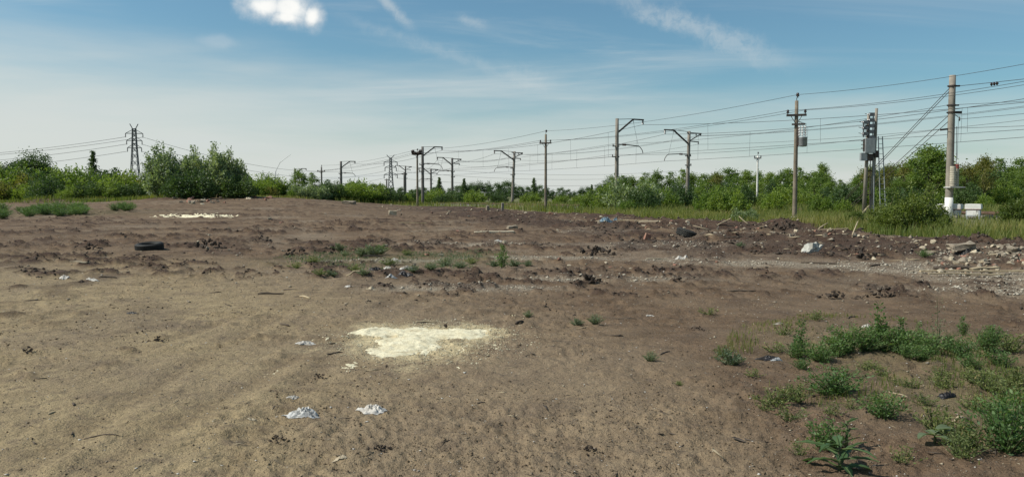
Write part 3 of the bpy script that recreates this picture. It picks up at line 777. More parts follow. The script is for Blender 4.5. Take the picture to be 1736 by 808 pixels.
# ------------------------------------------------------------------ tall grass and low ground cover (stuff)
def grass_mesh(P, h, w, rs, bendk=0.45):
    n = len(P)
    a = rs.uniform(0, 2 * math.pi, n); b = rs.uniform(0, 2 * math.pi, n)
    hh = h * rs.uniform(0.5, 1.2, n); ww = w * rs.uniform(0.6, 1.3, n)
    sx, sy = np.cos(a) * ww / 2, np.sin(a) * ww / 2
    bx, by = np.cos(b) * hh * bendk * rs.uniform(0.2, 1, n), np.sin(b) * hh * bendk * rs.uniform(0.2, 1, n)
    z0 = np.zeros(n)
    v0 = P + np.stack([sx, sy, z0 - 0.03], 1); v1 = P + np.stack([-sx, -sy, z0 - 0.03], 1)
    v2 = P + np.stack([-sx * 0.7 + bx * 0.35, -sy * 0.7 + by * 0.35, hh * 0.6], 1); v3 = P + np.stack([sx * 0.7 + bx * 0.35, sy * 0.7 + by * 0.35, hh * 0.6], 1)
    v4 = P + np.stack([bx + sx * 0.1, by + sy * 0.1, hh], 1); v5 = P + np.stack([bx - sx * 0.1, by - sy * 0.1, hh], 1)
    V = np.stack([v0, v1, v2, v3, v4, v5], 1).reshape(-1, 3)
    o = np.arange(n)[:, None] * 6
    F = np.concatenate([o + np.array([[0, 1, 2, 3]]), o + np.array([[3, 2, 5, 4]])], 0)
    return V, F

def scatter(n, xr, yr, rs, keep):
    X, Y = [], []
    tot = 0
    while tot < n:
        x = rs.uniform(*xr, n); y = rs.uniform(*yr, n)
        k = keep(x, y, rs.uniform(0, 1, n))
        X.append(x[k]); Y.append(y[k]); tot += k.sum()
    x = np.concatenate(X)[:n]; y = np.concatenate(Y)[:n]
    return x, y

def grass_area(name, label, n, xr, yr, keep, h, w, seed, key='grass'):
    rs = np.random.RandomState(seed)
    x, y = scatter(n, xr, yr, rs, keep)
    z = terrain(x, y)
    P = np.stack([x, y, z], 1)
    hv = h * (0.45 + 1.1 * fbm(x * 0.35, y * 0.35, 3, seed))
    V, F = grass_mesh(P, hv, w, rs)
    var = np.clip(fbm(x * 0.25, y * 0.25, 3, seed + 5) * 1.1 - 0.2 + rs.uniform(-0.2, 0.45, n), 0, 1)
    me = np_mesh(name, V, F, LEAF[key], False, {'var': np.repeat(var, 6)})
    o = link(name, me); tag(o, label, 'grass', kind='stuff')

grass_area('tall_grass', 'tall green and straw-coloured grass between the lot edge and the masts', 52000, (6, 48), (24, 72), lambda x, y, u: (edge_dist(x, y) < 0.1) & (u < np.where((x / y > 0.525) & (x / y < 0.615) & (y > 33), 0.10, 1.0) * 30 / (y + 5)) & (np.abs(x / y) < 0.80), 0.48, 0.034, 301)
grass_area('meadow_grass', 'far grass strip along the railway masts', 26000, (-30, 70), (62, 135), lambda x, y, u: (edge_dist(x, y) < -0.5) & (u < 60 / y) & (x / y > -0.22) & (x / y < 0.75), 0.62, 0.075, 302)
grass_area('dry_grass', 'dry grass and weeds fringing the thicket below the willows', 16000, (-75, -18), (76, 104), lambda x, y, u: (edge_dist(x, y) < 2.0 + 3 * (u - 0.5)) & (edge_dist(x, y) > -9), 0.38, 0.07, 303)
grass_area('ground_cover', 'low sparse green growth in the middle of the lot', 2600, (-7.5, 1.5), (16.5, 25), lambda x, y, u: (u < 0.9 * sst(fbm(x * 0.8, y * 0.7, 3, 311), 0.52, 0.66)) & (((x + 2.6) / 3.6) ** 2 + ((y - 21) / 3.2) ** 2 < 1), 0.07, 0.014, 304, 'weed_grey')
grass_area('weed_seedlings', 'thin seedlings among the weed clumps', 5200, (1.2, 7.0), (4.6, 11.5), lambda x, y, u: (u < sst(fbm(x * 0.9, y * 0.9, 3, 321), 0.50, 0.66)) & (((x - 4.3) / 2.1) ** 2 + ((y - 7.4) / 3.6) ** 2 < 1), 0.05, 0.007, 305)

# ------------------------------------------------------------------ weeds
def make_weed(seed, h, spread, nst, per, ll, lw, matkey, upright=0.5, spire=False):
    rs = np.random.RandomState(seed); mb = MB(); P = []; D = []; var = []
    for i in range(nst):
        a = rs.uniform(0, 2 * math.pi); q = spread * math.sqrt(rs.uniform(0.02, 1))
        hh = h * rs.uniform(0.6, 1.1) * (1 - 0.5 * (q / spread) ** 2)
        if spire and i == 0: q = 0.02; hh = h * 1.1
        base = np.array([0.12 * q * math.cos(a), 0.12 * q * math.sin(a), -0.02]); end = np.array([q * math.cos(a), q * math.sin(a), hh])
        ctl = np.array([0.6 * q * math.cos(a), 0.6 * q * math.sin(a), hh * upright])
        pts = [(1 - t) ** 2 * base + 2 * t * (1 - t) * ctl + t * t * end for t in (0, .33, .66, 1)]
        mb.tube(pts, [0.0045, 0.0038, 0.0028, 0.0015], 3, cap=False)
        n = int(per * (0.6 + hh / h * 0.5)); t = rs.uniform(0.08, 1.0, n)[:, None]
        p = (1 - t) ** 2 * base + 2 * t * (1 - t) * ctl + t * t * end
        da = rs.uniform(0, 2 * math.pi, n)
        out_ = np.stack([np.cos(da), np.sin(da), rs.uniform(0.1, 0.9, n)], 1)
        wide = (1 - 0.65 * t) if spire else (1 - 0.35 * t)
        tw = rs.uniform(0.2, 1.3, n)[:, None] * (0.045 * h / 0.25) * wide * 1.3
        P.append(p + out_ * tw); D.append(out_ * 1.4); var.append(np.clip(0.2 + 0.45 * t[:, 0] + rs.uniform(-0.2, 0.35, n), 0, 1))
    P = np.concatenate(P); D = np.concatenate(D); var = np.concatenate(var)
    P[:, 2] = np.maximum(P[:, 2], 0.008)
    V, F = leaf_quads(P, ll, rs, 0.25, lw, D, 0.08)
    return mb.mesh('stems', M['stem'], True), np_mesh('foliage', V, F, LEAF[matkey], False, {'var': np.repeat(var, 4)})

WEED = {
    'bushy': make_weed(51, 0.24, 0.24, 30, 40, 0.025, 0.45, 'weed', 0.6),
    'bushy2': make_weed(52, 0.22, 0.20, 24, 36, 0.027, 0.45, 'weed', 0.6),
    'grey': make_weed(53, 0.20, 0.22, 26, 34, 0.030, 0.38, 'weed_grey', 0.6),
    'lite': make_weed(54, 0.16, 0.20, 22, 26, 0.026, 0.40, 'weed_lite', 0.55),
    'spire': make_weed(55, 0.42, 0.10, 7, 80, 0.036, 0.5, 'weed', 0.6, True),
    'spire2': make_weed(56, 0.36, 0.13, 9, 60, 0.034, 0.45, 'weed', 0.6, True),
    'sparse': make_weed(57, 0.14, 0.17, 11, 16, 0.026, 0.42, 'weed_lite', 0.5),
    'wiry': make_weed(58, 0.48, 0.08, 4, 34, 0.028, 0.4, 'weed_grey', 0.7, True),
}
WH = {'bushy': .26, 'bushy2': .24, 'grey': .22, 'lite': .17, 'spire': .46, 'spire2': .4, 'sparse': .15, 'wiry': .52}

def weed(kind, px, py, hpx, label, group=None, w=1.0, name='weed_plant'):
    p = at(px, py); d = p.y
    h = hpx * d / FPX; k = h / WH[kind]
    o = thing(name, label, 'weed', (p.x, p.y, p.z - 0.005), rnd.uniform(0, 6.28), group, (k * w, k * w, k))
    link('stems', WEED[kind][0], o); f = link('foliage', WEED[kind][1], o); tag(f, kind='stuff')
    return o

def beside(px, py, marks):
    return min(marks, key=lambda m: (m[0] - px) ** 2 + 4 * (m[1] - py) ** 2)[2]
MARKS = [(1305, 613, 'near the black plastic by the weed row'), (1432, 790, 'near the broad-leaved thistle'), (1616, 678, 'near the crumpled black plastic'), (1425, 672, 'near the widest weed clump'), (1716, 770, 'near the tall weed clumps at the right'), (1596, 750, 'near the round-leaved plant'), (1596, 590, 'near the wiry weed'), (1205, 545, 'near the brown clod cluster')]
MARKM = [(562, 428, 'by the largest dark lump'), (680, 457, 'by the white rags'), (820, 452, 'left of the lone upright weed'), (500, 455, 'at its left end')]
GW, GD = 'weed clumps on the bare soil to the right', 'weeds in the long row on the right'
lw_, lr_ = 'low bushy green weed clump on the bare soil in front of the weed row', None
ls_ = 'small thin yellow-green weed tuft on the bare soil'
for (k, px, py, h, w) in (('bushy', 1425, 672, 52, 1.5), ('bushy2', 1508, 712, 48, 1.2), ('bushy2', 1408, 768, 56, 1.0), ('bushy', 1716, 770, 95, 1.0), ('bushy', 1702, 740, 62, 0.9), ('bushy2', 1735, 735, 80, 0.9)):
    weed(k, px, py, h, 'low bushy green weed clump ' + {1425: 'widest of the clumps before the weed row', 1508: 'alone right of the widest clump', 1408: 'beside the broad-leaved thistle', 1716: 'large and tall, right of the round-leaved plant', 1702: 'behind the large tall one at the right', 1735: 'farthest right, against the large tall one'}[px], GW, w)
for (k, px, py, h, w) in (('bushy', 1352, 610, 36, 1.1), ('bushy2', 1390, 612, 42, 1.0), ('bushy', 1440, 598, 62, 1.0), ('bushy2', 1425, 606, 46, 1.1), ('bushy', 1470, 600, 52, 1.0), ('bushy', 1500, 598, 58, 1.0), ('bushy2', 1530, 600, 52, 1.0),
                          ('bushy2', 1552, 596, 46, 1.0), ('bushy', 1585, 606, 48, 1.1), ('bushy2', 1570, 614, 34, 1.2), ('bushy', 1615, 600, 40, 1.0), ('bushy2', 1640, 606, 40, 1.1), ('bushy', 1675, 596, 44, 1.0), ('bushy2', 1700, 622, 40, 1.1),
                          ('bushy', 1650, 628, 36, 1.1), ('bushy2', 1365, 630, 26, 1.1), ('bushy', 1405, 618, 32, 1.0), ('bushy2', 1690, 580, 36, 0.9), ('bushy', 1545, 612, 30, 1.2)):
    sec = 'around the left spire' if px < 1400 else 'between the left and the tallest spire' if px < 1480 else 'around the tallest spire' if px < 1560 else 'around the wiry weed' if px < 1632 else 'at the right end'
    weed(k, px, py, h * 0.86, 'bushy green weed in the weed row, ' + sec, 'weeds of the row ' + sec, w * 0.98)
for (k, px, py, h, lab) in (('spire', 1362, 606, 62, 'upright leafy spire of weed at the left end of the weed row'), ('spire', 1494, 594, 80, 'tallest pointed green weed spire in the middle of the weed row'),
                            ('spire2', 1532, 592, 54, 'short leafy spire right of the tallest weed spire'), ('wiry', 1596, 590, 82, 'thin wiry weed with bare lower stem in the weed row'), ('spire2', 1566, 588, 40, 'leafy weed spire left of the wiry weed'),
                            ('spire2', 1640, 570, 34, 'leafy weed tuft behind the row, right of the wiry weed'), ('spire2', 1690, 600, 44, 'leafy weed spire near the right end of the weed row')):
    weed(k, px, py, h, lab)
for (k, px, py, h, w) in (('grey', 1243, 622, 32, 1.0), ('lite', 1225, 606, 22, 0.8), ('lite', 1320, 690, 34, 1.1), ('lite', 1352, 684, 34, 0.9), ('sparse', 1345, 720, 28, 1.4), ('sparse', 1415, 708, 26, 1.2), ('sparse', 1300, 700, 24, 1.1),
                          ('lite', 1605, 660, 30, 1.0), ('lite', 1600, 740, 48, 0.9), ('sparse', 1640, 745, 34, 1.2), ('lite', 1690, 668, 36, 1.1), ('lite', 1725, 655, 34, 1.1), ('sparse', 1580, 690, 24, 1.3), ('sparse', 1550, 660, 22, 1.3),
                          ('lite', 1660, 700, 30, 1.0), ('sparse', 1440, 640, 22, 1.2), ('sparse', 1500, 640, 20, 1.2), ('lite', 1655, 765, 44, 1.0), ('sparse', 1540, 790, 34, 1.1), ('lite', 1480, 632, 18, 1.3), ('sparse', 1365, 780, 30, 0.8),
                          ('sparse', 1600, 640, 20, 1.3), ('lite', 1720, 690, 40, 1.0), ('lite', 1640, 780, 46, 0.9), ('sparse', 1330, 570, 26, 0.9), ('sparse', 1318, 600, 22, 1.2), ('sparse', 1385, 545, 20, 1.2), ('sparse', 1205, 536, 14, 1.6),
                          ('sparse', 1280, 640, 16, 1.5), ('lite', 1660, 648, 26, 1.2), ('sparse', 1500, 690, 22, 1.2), ('lite', 1720, 600, 34, 1.0), ('sparse', 1450, 700, 18, 1.4)):
    weed(k, px, py, h, 'small thin weed tuft on the bare soil ' + beside(px, py, MARKS), 'thin weed tufts ' + beside(px, py, MARKS), w)
for (k, px, py, h, w, lab) in (('grey', 980, 553, 15, 1.0, 'left of two small weed tufts right of the sawdust pile'), ('grey', 1010, 552, 19, 0.9, 'right of two small weed tufts right of the sawdust pile'), ('grey', 895, 540, 13, 0.8, 'tiny weed tuft behind the sawdust pile'),
                               ('grey', 1105, 615, 20, 0.8, 'single small weed tuft with a dark twig on bare soil'), ('lite', 1155, 657, 8, 1.3, 'tiny flat weed on the bare soil'), ('grey', 1255, 420, 10, 1.0, 'small weed at the churned soil'), ('bushy', 1567, 440, 14, 1.2, 'small green weed left of the rubble heap'),
                               ('spire2', 850, 455, 40, 1.0, 'upright leafy weed alone in the middle of the lot'), ('grey', 872, 452, 13, 1.4, 'low grey-green weed right of the upright one'), ('grey', 895, 451, 12, 1.0, 'last low grey-green weed right of the upright one'), ('grey', 838, 452, 12, 1.4, 'low grey-green weed left of the upright one')):
    weed(k, px, py, h, lab, None, w)
for (k, px, py, h, w) in (('grey', 630, 434, 22, 1.2), ('bushy', 645, 432, 18, 1.2), ('grey', 612, 436, 16, 1.1), ('grey', 755, 452, 16, 1.4), ('grey', 780, 455, 14, 1.3), ('grey', 730, 458, 14, 1.3), ('grey', 700, 462, 12, 1.4), ('grey', 560, 470, 13, 1.3), ('lite', 540, 468, 12, 1.4),
                          ('lite', 600, 460, 12, 1.3), ('grey', 615, 470, 12, 1.2), ('lite', 500, 455, 12, 1.2), ('lite', 660, 450, 14, 1.3), ('grey', 575, 428, 14, 1.2), ('lite', 800, 448, 12, 1.3), ('grey', 585, 436, 12, 1.2), ('lite', 530, 445, 11, 1.5), ('lite', 690, 432, 10, 1.3)):
    weed(k, px, py, h, 'low green weed in the overgrown middle patch, ' + beside(px, py, MARKM), 'middle patch weeds ' + beside(px, py, MARKM), w)
for i in range(46):
    px = rnd.uniform(-30, 150) if i < 42 else rnd.uniform(196, 222)
    py = rnd.uniform(356, 370) if i < 42 else rnd.uniform(353, 358)
    if i < 42: py -= max(0, px - 60) * 0.05
    weed(rnd.choice(['bushy', 'bushy2', 'bushy']), px, py, rnd.uniform(9, 17), 'green weed of the low patch in front of the left thicket' if i < 42 else 'green weed of the small tuft right of the left weed patch', 'weeds of the left green patch' if i < 42 else 'small tuft right of the left patch', rnd.uniform(1.0, 1.6))

# sow thistle with large lobed leaves at the bottom edge
def leaf_blade(L, Wd, lobes, droop, rs, fold=0.25):
    n = 13; V = []; F = []
    for i in range(n):
        t = i / (n - 1)
        w = Wd * (math.sin(math.pi * min(1, t * 0.93 + 0.07)) ** 0.75) * (1 - 0.25 * t)
        if lobes: w *= 0.55 + 0.45 * abs(math.cos(t * math.pi * lobes)) + rs.uniform(-0.08, 0.08)
        if i == n - 1: w = 0.002
        x = L * t * (1 - 0.08 * t); z = L * (0.45 * t - droop * t * t)
        for s in (-1, -0.5, 0, 0.5, 1): V.append((x + (0.12 * L / max(lobes, 1)) * abs(s), s * w, z + abs(s) * w * fold))
    for i in range(n - 1):
        for k in range(4): F.append((i * 5 + k, i * 5 + k + 1, (i + 1) * 5 + k + 1, (i + 1) * 5 + k))
    return V, F

def big_leaf_plant(name, label, px, py, leaves, stem_h, matkey, seed):
    rs = np.random.RandomState(seed); p = at(px, py)
    o = thing(name, label, 'weed', (p.x, p.y, p.z), 0)
    mb = MB(); mb.tube([(0, 0, -0.02), (0.005, 0, stem_h * 0.5), (0, 0.004, stem_h)], [0.011, 0.009, 0.006], 7); mb.part('stem', M['stem'], o, True)
    for (a, L, Wd, lobes, droop, z0) in leaves:
        V, F = leaf_blade(L, Wd, lobes, droop, rs)
        me = np_mesh('leaf', np.array(V), np.array(F), LEAF[matkey], True, {'var': np.full(len(V), rs.uniform(0.1, 0.9))})
        lf = link('leaf', me, o, (0, 0, z0)); lf.rotation_euler = (rs.uniform(-0.25, 0.25), 0, R(a))
        mr = MB(); mr.tube([(L * t * (1 - 0.08 * t), 0, L * (0.45 * t - droop * t * t) + 0.003) for t in (0, .25, .5, .75, .95)], [0.006, 0.005, 0.004, 0.003, 0.001], 4)
        mr.part('midrib', LEAF['weed_lite'], lf)
    return o
rsx = random.Random(5)
big_leaf_plant('sow_thistle', 'broad-leaved thistle with long lobed leaves at the weed clump nearest the bare track', 1432, 806,
               [(k * 137.5 % 360, rsx.uniform(0.17, 0.28), rsx.uniform(0.026, 0.038), 3, rsx.uniform(0.25, 0.6), 0.01 + 0.012 * k) for k in range(13)], 0.16, 'thistle', 3)
big_leaf_plant('thistle_seedling', 'upright pale thistle shoot beside the bushy weed clump', 1443, 762, [(k * 137.5 % 360, rsx.uniform(0.07, 0.11), 0.018, 2, 0.2, 0.03 + 0.016 * k) for k in range(9)], 0.17, 'thistle', 4)
big_leaf_plant('burdock', 'young plant with a few broad round grey-green leaves', 1595, 757, [(200, 0.14, 0.05, 0, 0.5, 0.05), (20, 0.17, 0.060, 0, 0.35, 0.06), (300, 0.12, 0.045, 0, 0.5, 0.04), (100, 0.10, 0.04, 0, 0.4, 0.05), (340, 0.13, 0.05, 0, 0.3, 0.08)], 0.07, 'weed_grey', 5)

# ------------------------------------------------------------------ poles, masts, wires
def ins_profile(n, r, gap, core=0.45):
    p = [(r * core, 0)]
    for i in range(n):
        z = i * gap
        p += [(r * core, z + gap * 0.15), (r, z + gap * 0.35), (r * 0.92, z + gap * 0.5), (r * core, z + gap * 0.7)]
    p.append((r * core, n * gap))
    return p

def pole(o, h, r0, r1, m, name='pole', lean=(0, 0), bury=0.5):
    mb = MB(); n = 6
    mb.tube([(lean[0] * t, lean[1] * t, -bury + (h + bury) * t) for t in [i / n for i in range(n + 1)]], [r0 + (r1 - r0) * i / n for i in range(n + 1)], 14)
    return mb.part(name, m, o, True)

UDIR = Vector((-0.5, 0.866, 0)).normalized()
NANG = math.atan2(0.5, 0.866)                 # direction from the near mast row towards the tracks

def contact_mast(name, label, pos, toward, h, far=False, feeder=False, lean=(0, 0), group=None, thick=1.0):
    """concrete catenary mast, local +X points towards its track"""
    rz = NANG if toward > 0 else NANG + math.pi
    o = thing(name, label, 'mast', pos, rz, group)
    cm = M['concrete_far'] if far else M['concrete']; tk = thick
    pole(o, h, 0.235 * tk, 0.175 * tk, cm, lean=lean); tk *= 1.35
    lx = lean[0]
    mb = MB()                                   # inclined upper arm
    mb.bar((lx * .85 + 0.12, 0, h - 1.45), (2.15, 0, h + 0.02), 0.11 * tk); mb.bar((2.12, 0, h + 0.02), (3.55, 0, h + 0.02), 0.10 * tk)
    mb.part('cantilever_arm', M['steel'], o)
    mb = MB(); mb.tube([(lx + 0.1, 0, h - 0.08), (2.15, 0, h + 0.06)], 0.022 * tk, 5); mb.part('tie_rod', M['steel'], o)
    mb = MB(); mb.lathe(ins_profile(3, 0.10 * tk, 0.14), 8, (3.45, 0, h - 0.46)); mb.part('insulator', M['insul'], o)
    mb = MB(); mb.tube([(2.2, 0, h), (2.2, 0, h - 0.35)], 0.02 * tk, 5); mb.tube([(3.45, 0, h - 0.04), (3.45, 0, h)], 0.02 * tk, 5); mb.part('hanger', M['steel'], o)
    zl = h - 2.75
    mb = MB(); mb.bar((lx * .7 + 0.1, 0, zl), (0.75, 0, zl + 0.03), 0.07 * tk); mb.bar((1.25, 0, zl + 0.05), (2.9, 0, zl - 0.05), 0.07 * tk); mb.part('lower_bracket', M['steel'], o)
    mb = MB(); mb.lathe(ins_profile(3, 0.09 * tk, 0.17), 8, (0.74, 0, zl + 0.03), (1, 0, 0.02)); mb.part('insulator', M['insul'], o)
    mb = MB(); mb.tube([(2.85, 0, zl - 0.05), (3.15, 0, zl - 0.18), (3.42, 0, zl - 0.5), (3.5, 0, zl - 0.8)], 0.03 * tk, 5); mb.part('steady_arm', M['steel'], o)
    mb = MB(); mb.tube([(2.2, 0, h - 0.35), (2.85, 0, zl)], 0.012 * tk, 4); mb.part('stay_wire', M['wire'], o)
    for zz, ln in ((zl - 0.15, 0.55), (zl - 1.25, 0.62)):
        mb = MB(); mb.bar((-ln, 0, zz), (0.3, 0, zz), 0.08 * tk); mb.tube([(-ln + 0.05, 0, zz), (-ln + 0.05, 0, zz + 0.22)], 0.035 * tk, 6)
        mb.part('wire_bracket', M['steel'], o)
    ends = {'mess': (3.45, 0, h - 0.5), 'cont': (3.5, 0, zl - 0.85), 'low1': (-0.5, 0, zl + 0.08), 'low2': (-0.57, 0, zl - 1.02)}
    if feeder:
        mb = MB(); mb.bar((0.05, 0, h - 0.2), (-2.15, 0, h - 0.22), 0.09 * tk); mb.bar((-0.1, 0, h - 1.25), (-2.1, 0, h - 0.26), 0.07 * tk); mb.bar((-0.1, 0, h - 1.15), (-1.75, 0, h - 1.22), 0.08 * tk)
        mb.part('feeder_bracket', M['steel'], o)
        for xx, zz in ((-2.05, h - 0.28), (-1.35, h - 0.28), (-1.7, h - 1.28)):
            mb = MB(); mb.lathe(ins_profile(2, 0.075 * tk, 0.10), 8, (xx, 0, zz - 0.2)); mb.part('insulator', M['insul'], o)
        ends.update({'fd1': (-2.05, 0, h - 0.5), 'fd2': (-1.35, 0, h - 0.5), 'fd3': (-1.7, 0, h - 1.5)})
    bpy.context.view_layer.update()
    mw = Matrix.Translation(pos) @ Matrix.Rotation(rz, 4, 'Z')
    return {k: mw @ Vector(v) for k, v in ends.items()}

def wire(a, b, sag, r, label, group=None, name='overhead_wire', seg=22):
    a, b = Vector(a), Vector(b)
    mb = MB(); mb.tube([a.lerp(b, i / seg) - Vector((0, 0, sag * 4 * (i / seg) * (1 - i / seg))) - a for i in range(seg + 1)], r, 5)
    me = mb.mesh(name, M['wire'], True)
    o = link(name, me, None, a)
    return tag(o, label, 'wire', group)

def wire_pt(a, b, sag, t):
    return Vector(a).lerp(Vector(b), t) - Vector((0, 0, sag * 4 * t * (1 - t)))

def wp(px, d, dz=0.0):
    p = at_px(px, d); p.z += dz; return p

# --- anchor mast with weights (thick concrete mast with white foot)
P1 = wp(1608, 54.0)
HA = EYE + (HORIZ - 130) / FPX * 54 - P1.z
o = thing('anchor_mast', 'thick concrete anchor mast with whitewashed foot and stacked tension weights', 'mast', P1, NANG)
pole(o, HA, 0.255, 0.20, M['concrete'], 'pole')
mb = MB(); mb.tube([(0, 0, -0.3), (0, 0, 1.42)], [0.265, 0.258], 16); mb.part('painted_foot', M['whitewash'], o, True)
def yz(y): return EYE + (HORIZ - y) / FPX * 54 - P1.z       # height on the mast for a pixel row
cr, sr = math.cos(-NANG), math.sin(-NANG)
def loc(dxp, ydep=0.0):                                        # camera-aligned offset -> local
    x, y = dxp, ydep; return (cr * x - sr * y, sr * x + cr * y)
for i, (ddx, lab) in enumerate(((0.0, 'f'), (0.36, 'r'))):
    lx, ly = loc(ddx + (0.03 if i else -0.02), -0.42 if i == 0 else -0.05)
    n = 9
    for k in range(n + (1 if i else 0)):
        mb = MB(); rr = 0.19 * (1 - 0.012 * (k % 3)); mb.lathe([(rr * 0.9, 0), (rr, 0.02), (rr, 0.12), (rr * 0.9, 0.14)], 14, (lx, ly, yz(316) + k * 0.148))
        mb.part('weight_disc', M['disc_red'] if (i == 1 and k >= n - 1) else M['disc'], o)
    mb = MB(); mb.tube([(lx, ly, yz(316)), (lx, ly, yz(270)), (lx * 0.9, ly * 0.9, yz(215))], 0.018, 5); mb.part('weight_rod', M['steel'], o)
mb = MB(); lx, ly = loc(0.2, -0.25); mb.box((lx, ly, yz(317.5)), (1.0, 0.85, 0.05), Matrix.Rotation(-NANG, 3, 'Z')); mb.part('weight_tray', M['cab_white'], o)
for y, w in ((148, 0.62), (180, 0.60), (192, 0.85)):
    mb = MB(); mb.lathe([(0.245, -0.06), (0.262, -0.05), (0.262, 0.05), (0.245, 0.06)], 14, (0, 0, yz(y))); lx, ly = loc(w * 0.72, -0.1); mb.bar((0.1, -0.1, yz(y)), (lx, ly, yz(y)), 0.14 if y != 180 else 0.07, 0.16 if y == 192 else 0.1)
    lx2, ly2 = loc(-0.33, 0); mb.bar((0, 0, yz(y)), (lx2, ly2, yz(y)), 0.07); mb.part('collar', M['steel'], o)
mb = MB(); a = loc(-0.72, 0); mb.bar((0, 0, yz(219)), (a[0], a[1], yz(221)), 0.10, 0.12); mb.part('side_bracket', M['steel'], o)
mb = MB(); a = loc(0.44, -0.2); mb.bar((0.1, -0.1, yz(194)), (a[0], a[1], yz(202)), 0.04); mb.lathe([(0.05, -0.04), (0.15, -0.03), (0.15, 0.03), (0.05, 0.04)], 14, (a[0], a[1], yz(203)), (0.5, -0.85, 0)); mb.part('pulley', M['steel'], o)
for k, (y0, x1, y1) in enumerate(((152, -3.15, 285), (157, -2.95, 285), (197, -1.75, 262), (207, -1.9, 285))):
    gx = loc(-0.2, 0); e = loc(x1 * 1.28 - 0.2, 1.8); g0 = P1.z
    mb = MB(); zt = yz(y0)
    ex, ey = loc(-5.2 + 0.1 * k, 7.5); mb.tube([(gx[0], gx[1], zt), (ex * (zt / 8.0) ** 0.3, ey * (zt / 8.0) ** 0.3, -0.3)], 0.022, 5); mb.part('guy_rod', M['steel'], o)
mb = MB(); a = loc(0.42, -0.1); mb.tube([(a[0], a[1], yz(203)), (a[0], a[1], yz(270))], 0.012, 4); mb.part('weight_cable', M['wire'], o)

# --- relay cabinets beside it
def cabinet(px, d, label, wpx, rz):
    p = wp(px, d); w = wpx * d / FPX
    o = thing('relay_cabinet', label, 'cabinet', p, rz, None)
    hb = EYE + (HORIZ - 347) / FPX * d - p.z
    mb = MB(); mb.box((0, 0, 0.2 + (hb - 0.45) / 2), (w * 0.86, w * 0.62, hb - 0.45)); mb.part('body', M['cab_grey'], o)
    mb = MB(); mb.box((0, 0, hb - 0.12), (w, w * 0.76, 0.30)); mb.box((0, 0, hb + 0.045), (w * 0.92, w * 0.68, 0.03)); mb.part('cap', M['cab_white'], o)
    mb = MB(); mb.box((0, 0, hb - 0.282), (w * 0.99, w * 0.75, 0.025)); mb.part('cap_band', M['disc_red'], o)
    d1 = MB(); d1.box((0, -w * 0.318, 0.2 + (hb - 0.5) / 2), (w * 0.70, 0.018, hb - 0.62)); dd = d1.part('door', M['cab_white'], o)
    hh = MB(); hh.box((w * 0.25, -w * 0.335, 0.55), (0.03, 0.03, 0.14)); hh.part('handle', M['steel'], dd)
    for sx in (-1, 1):
        for sy in (-1, 1):
            l = MB(); l.box((sx * w * 0.38, sy * w * 0.26, 0.03), (0.07, 0.07, 0.40)); l.part('leg', M['galv'], o)
cabinet(1609, 54.6, 'white-topped relay cabinet partly hidden behind the anchor mast', 38, R(-38))
cabinet(1650, 52.4, 'white-topped relay cabinet standing free right of the anchor mast', 24, R(-38))

# --- catenary masts
near = {}; farw = {}
near['P6'] = contact_mast('contact_mast', 'concrete mast with its arm to the right behind the tall bush', wp(1045, 85), 1, EYE + (HORIZ - 202) / FPX * 85 - wp(1045, 85).z)
near['P10'] = contact_mast('contact_mast', 'dark mast with its arm to the right, just behind the floodlight pole', wp(717, 130), 1, EYE + (HORIZ - 249) / FPX * 130 - wp(717, 130).z, True, thick=1.15)
near['P16'] = contact_mast('contact_mast', 'distant dark mast with its arm to the right above the thicket', wp(579, 190), 1, 8.9, True, thick=1.4)
near['P18'] = contact_mast('contact_mast', 'very distant mast with its arm behind the round tree', wp(501, 245), 1, 9.2, True, thick=1.5)
farw['P5'] = contact_mast('contact_mast', 'concrete mast with arm to the left and a three-wire feeder bracket, nearest such mast', wp(1164, 95), -1, EYE + (HORIZ - 223) / FPX * 95 - wp(1164, 95).z, False, True, (-0.25, 0.0))
farw['P8'] = contact_mast('contact_mast', 'leaning concrete mast with arm to the left and feeder bracket, second of its row', wp(868, 139), -1, EYE + (HORIZ - 257) / FPX * 139 - wp(868, 139).z, False, True, (-0.5, 0.0), thick=1.15)
farw['P9'] = contact_mast('contact_mast', 'concrete mast with arm to the left and feeder bracket, third of its row', wp(767, 170), -1, EYE + (HORIZ - 268) / FPX * 170 - wp(767, 170).z, True, True, thick=1.25)
farw['P12'] = contact_mast('contact_mast', 'distant mast with brackets seen between the floodlight pole and third feeder mast', wp(731, 215), -1, EYE + (HORIZ - 286) / FPX * 215 - wp(731, 215).z, True, True, thick=1.3)
farw['P13'] = contact_mast('contact_mast', 'distant thin mast right of the far lattice pylon', wp(688, 260), -1, EYE + (HORIZ - 276) / FPX * 235 - wp(688, 260).z, True, True, thick=1.3)
# masts of both rows that stand beyond the right border of the view
near['P0'] = contact_mast('contact_mast', 'mast of the near row past the anchor mast', Vector((52.0, 14.0, gh(52, 14))), 1, 9.8)
farw['P4b'] = contact_mast('contact_mast', 'feeder mast of the far row past the relay cabinets', Vector((42.5, 50.0, gh(42.5, 50))), -1, 9.3, False, True)
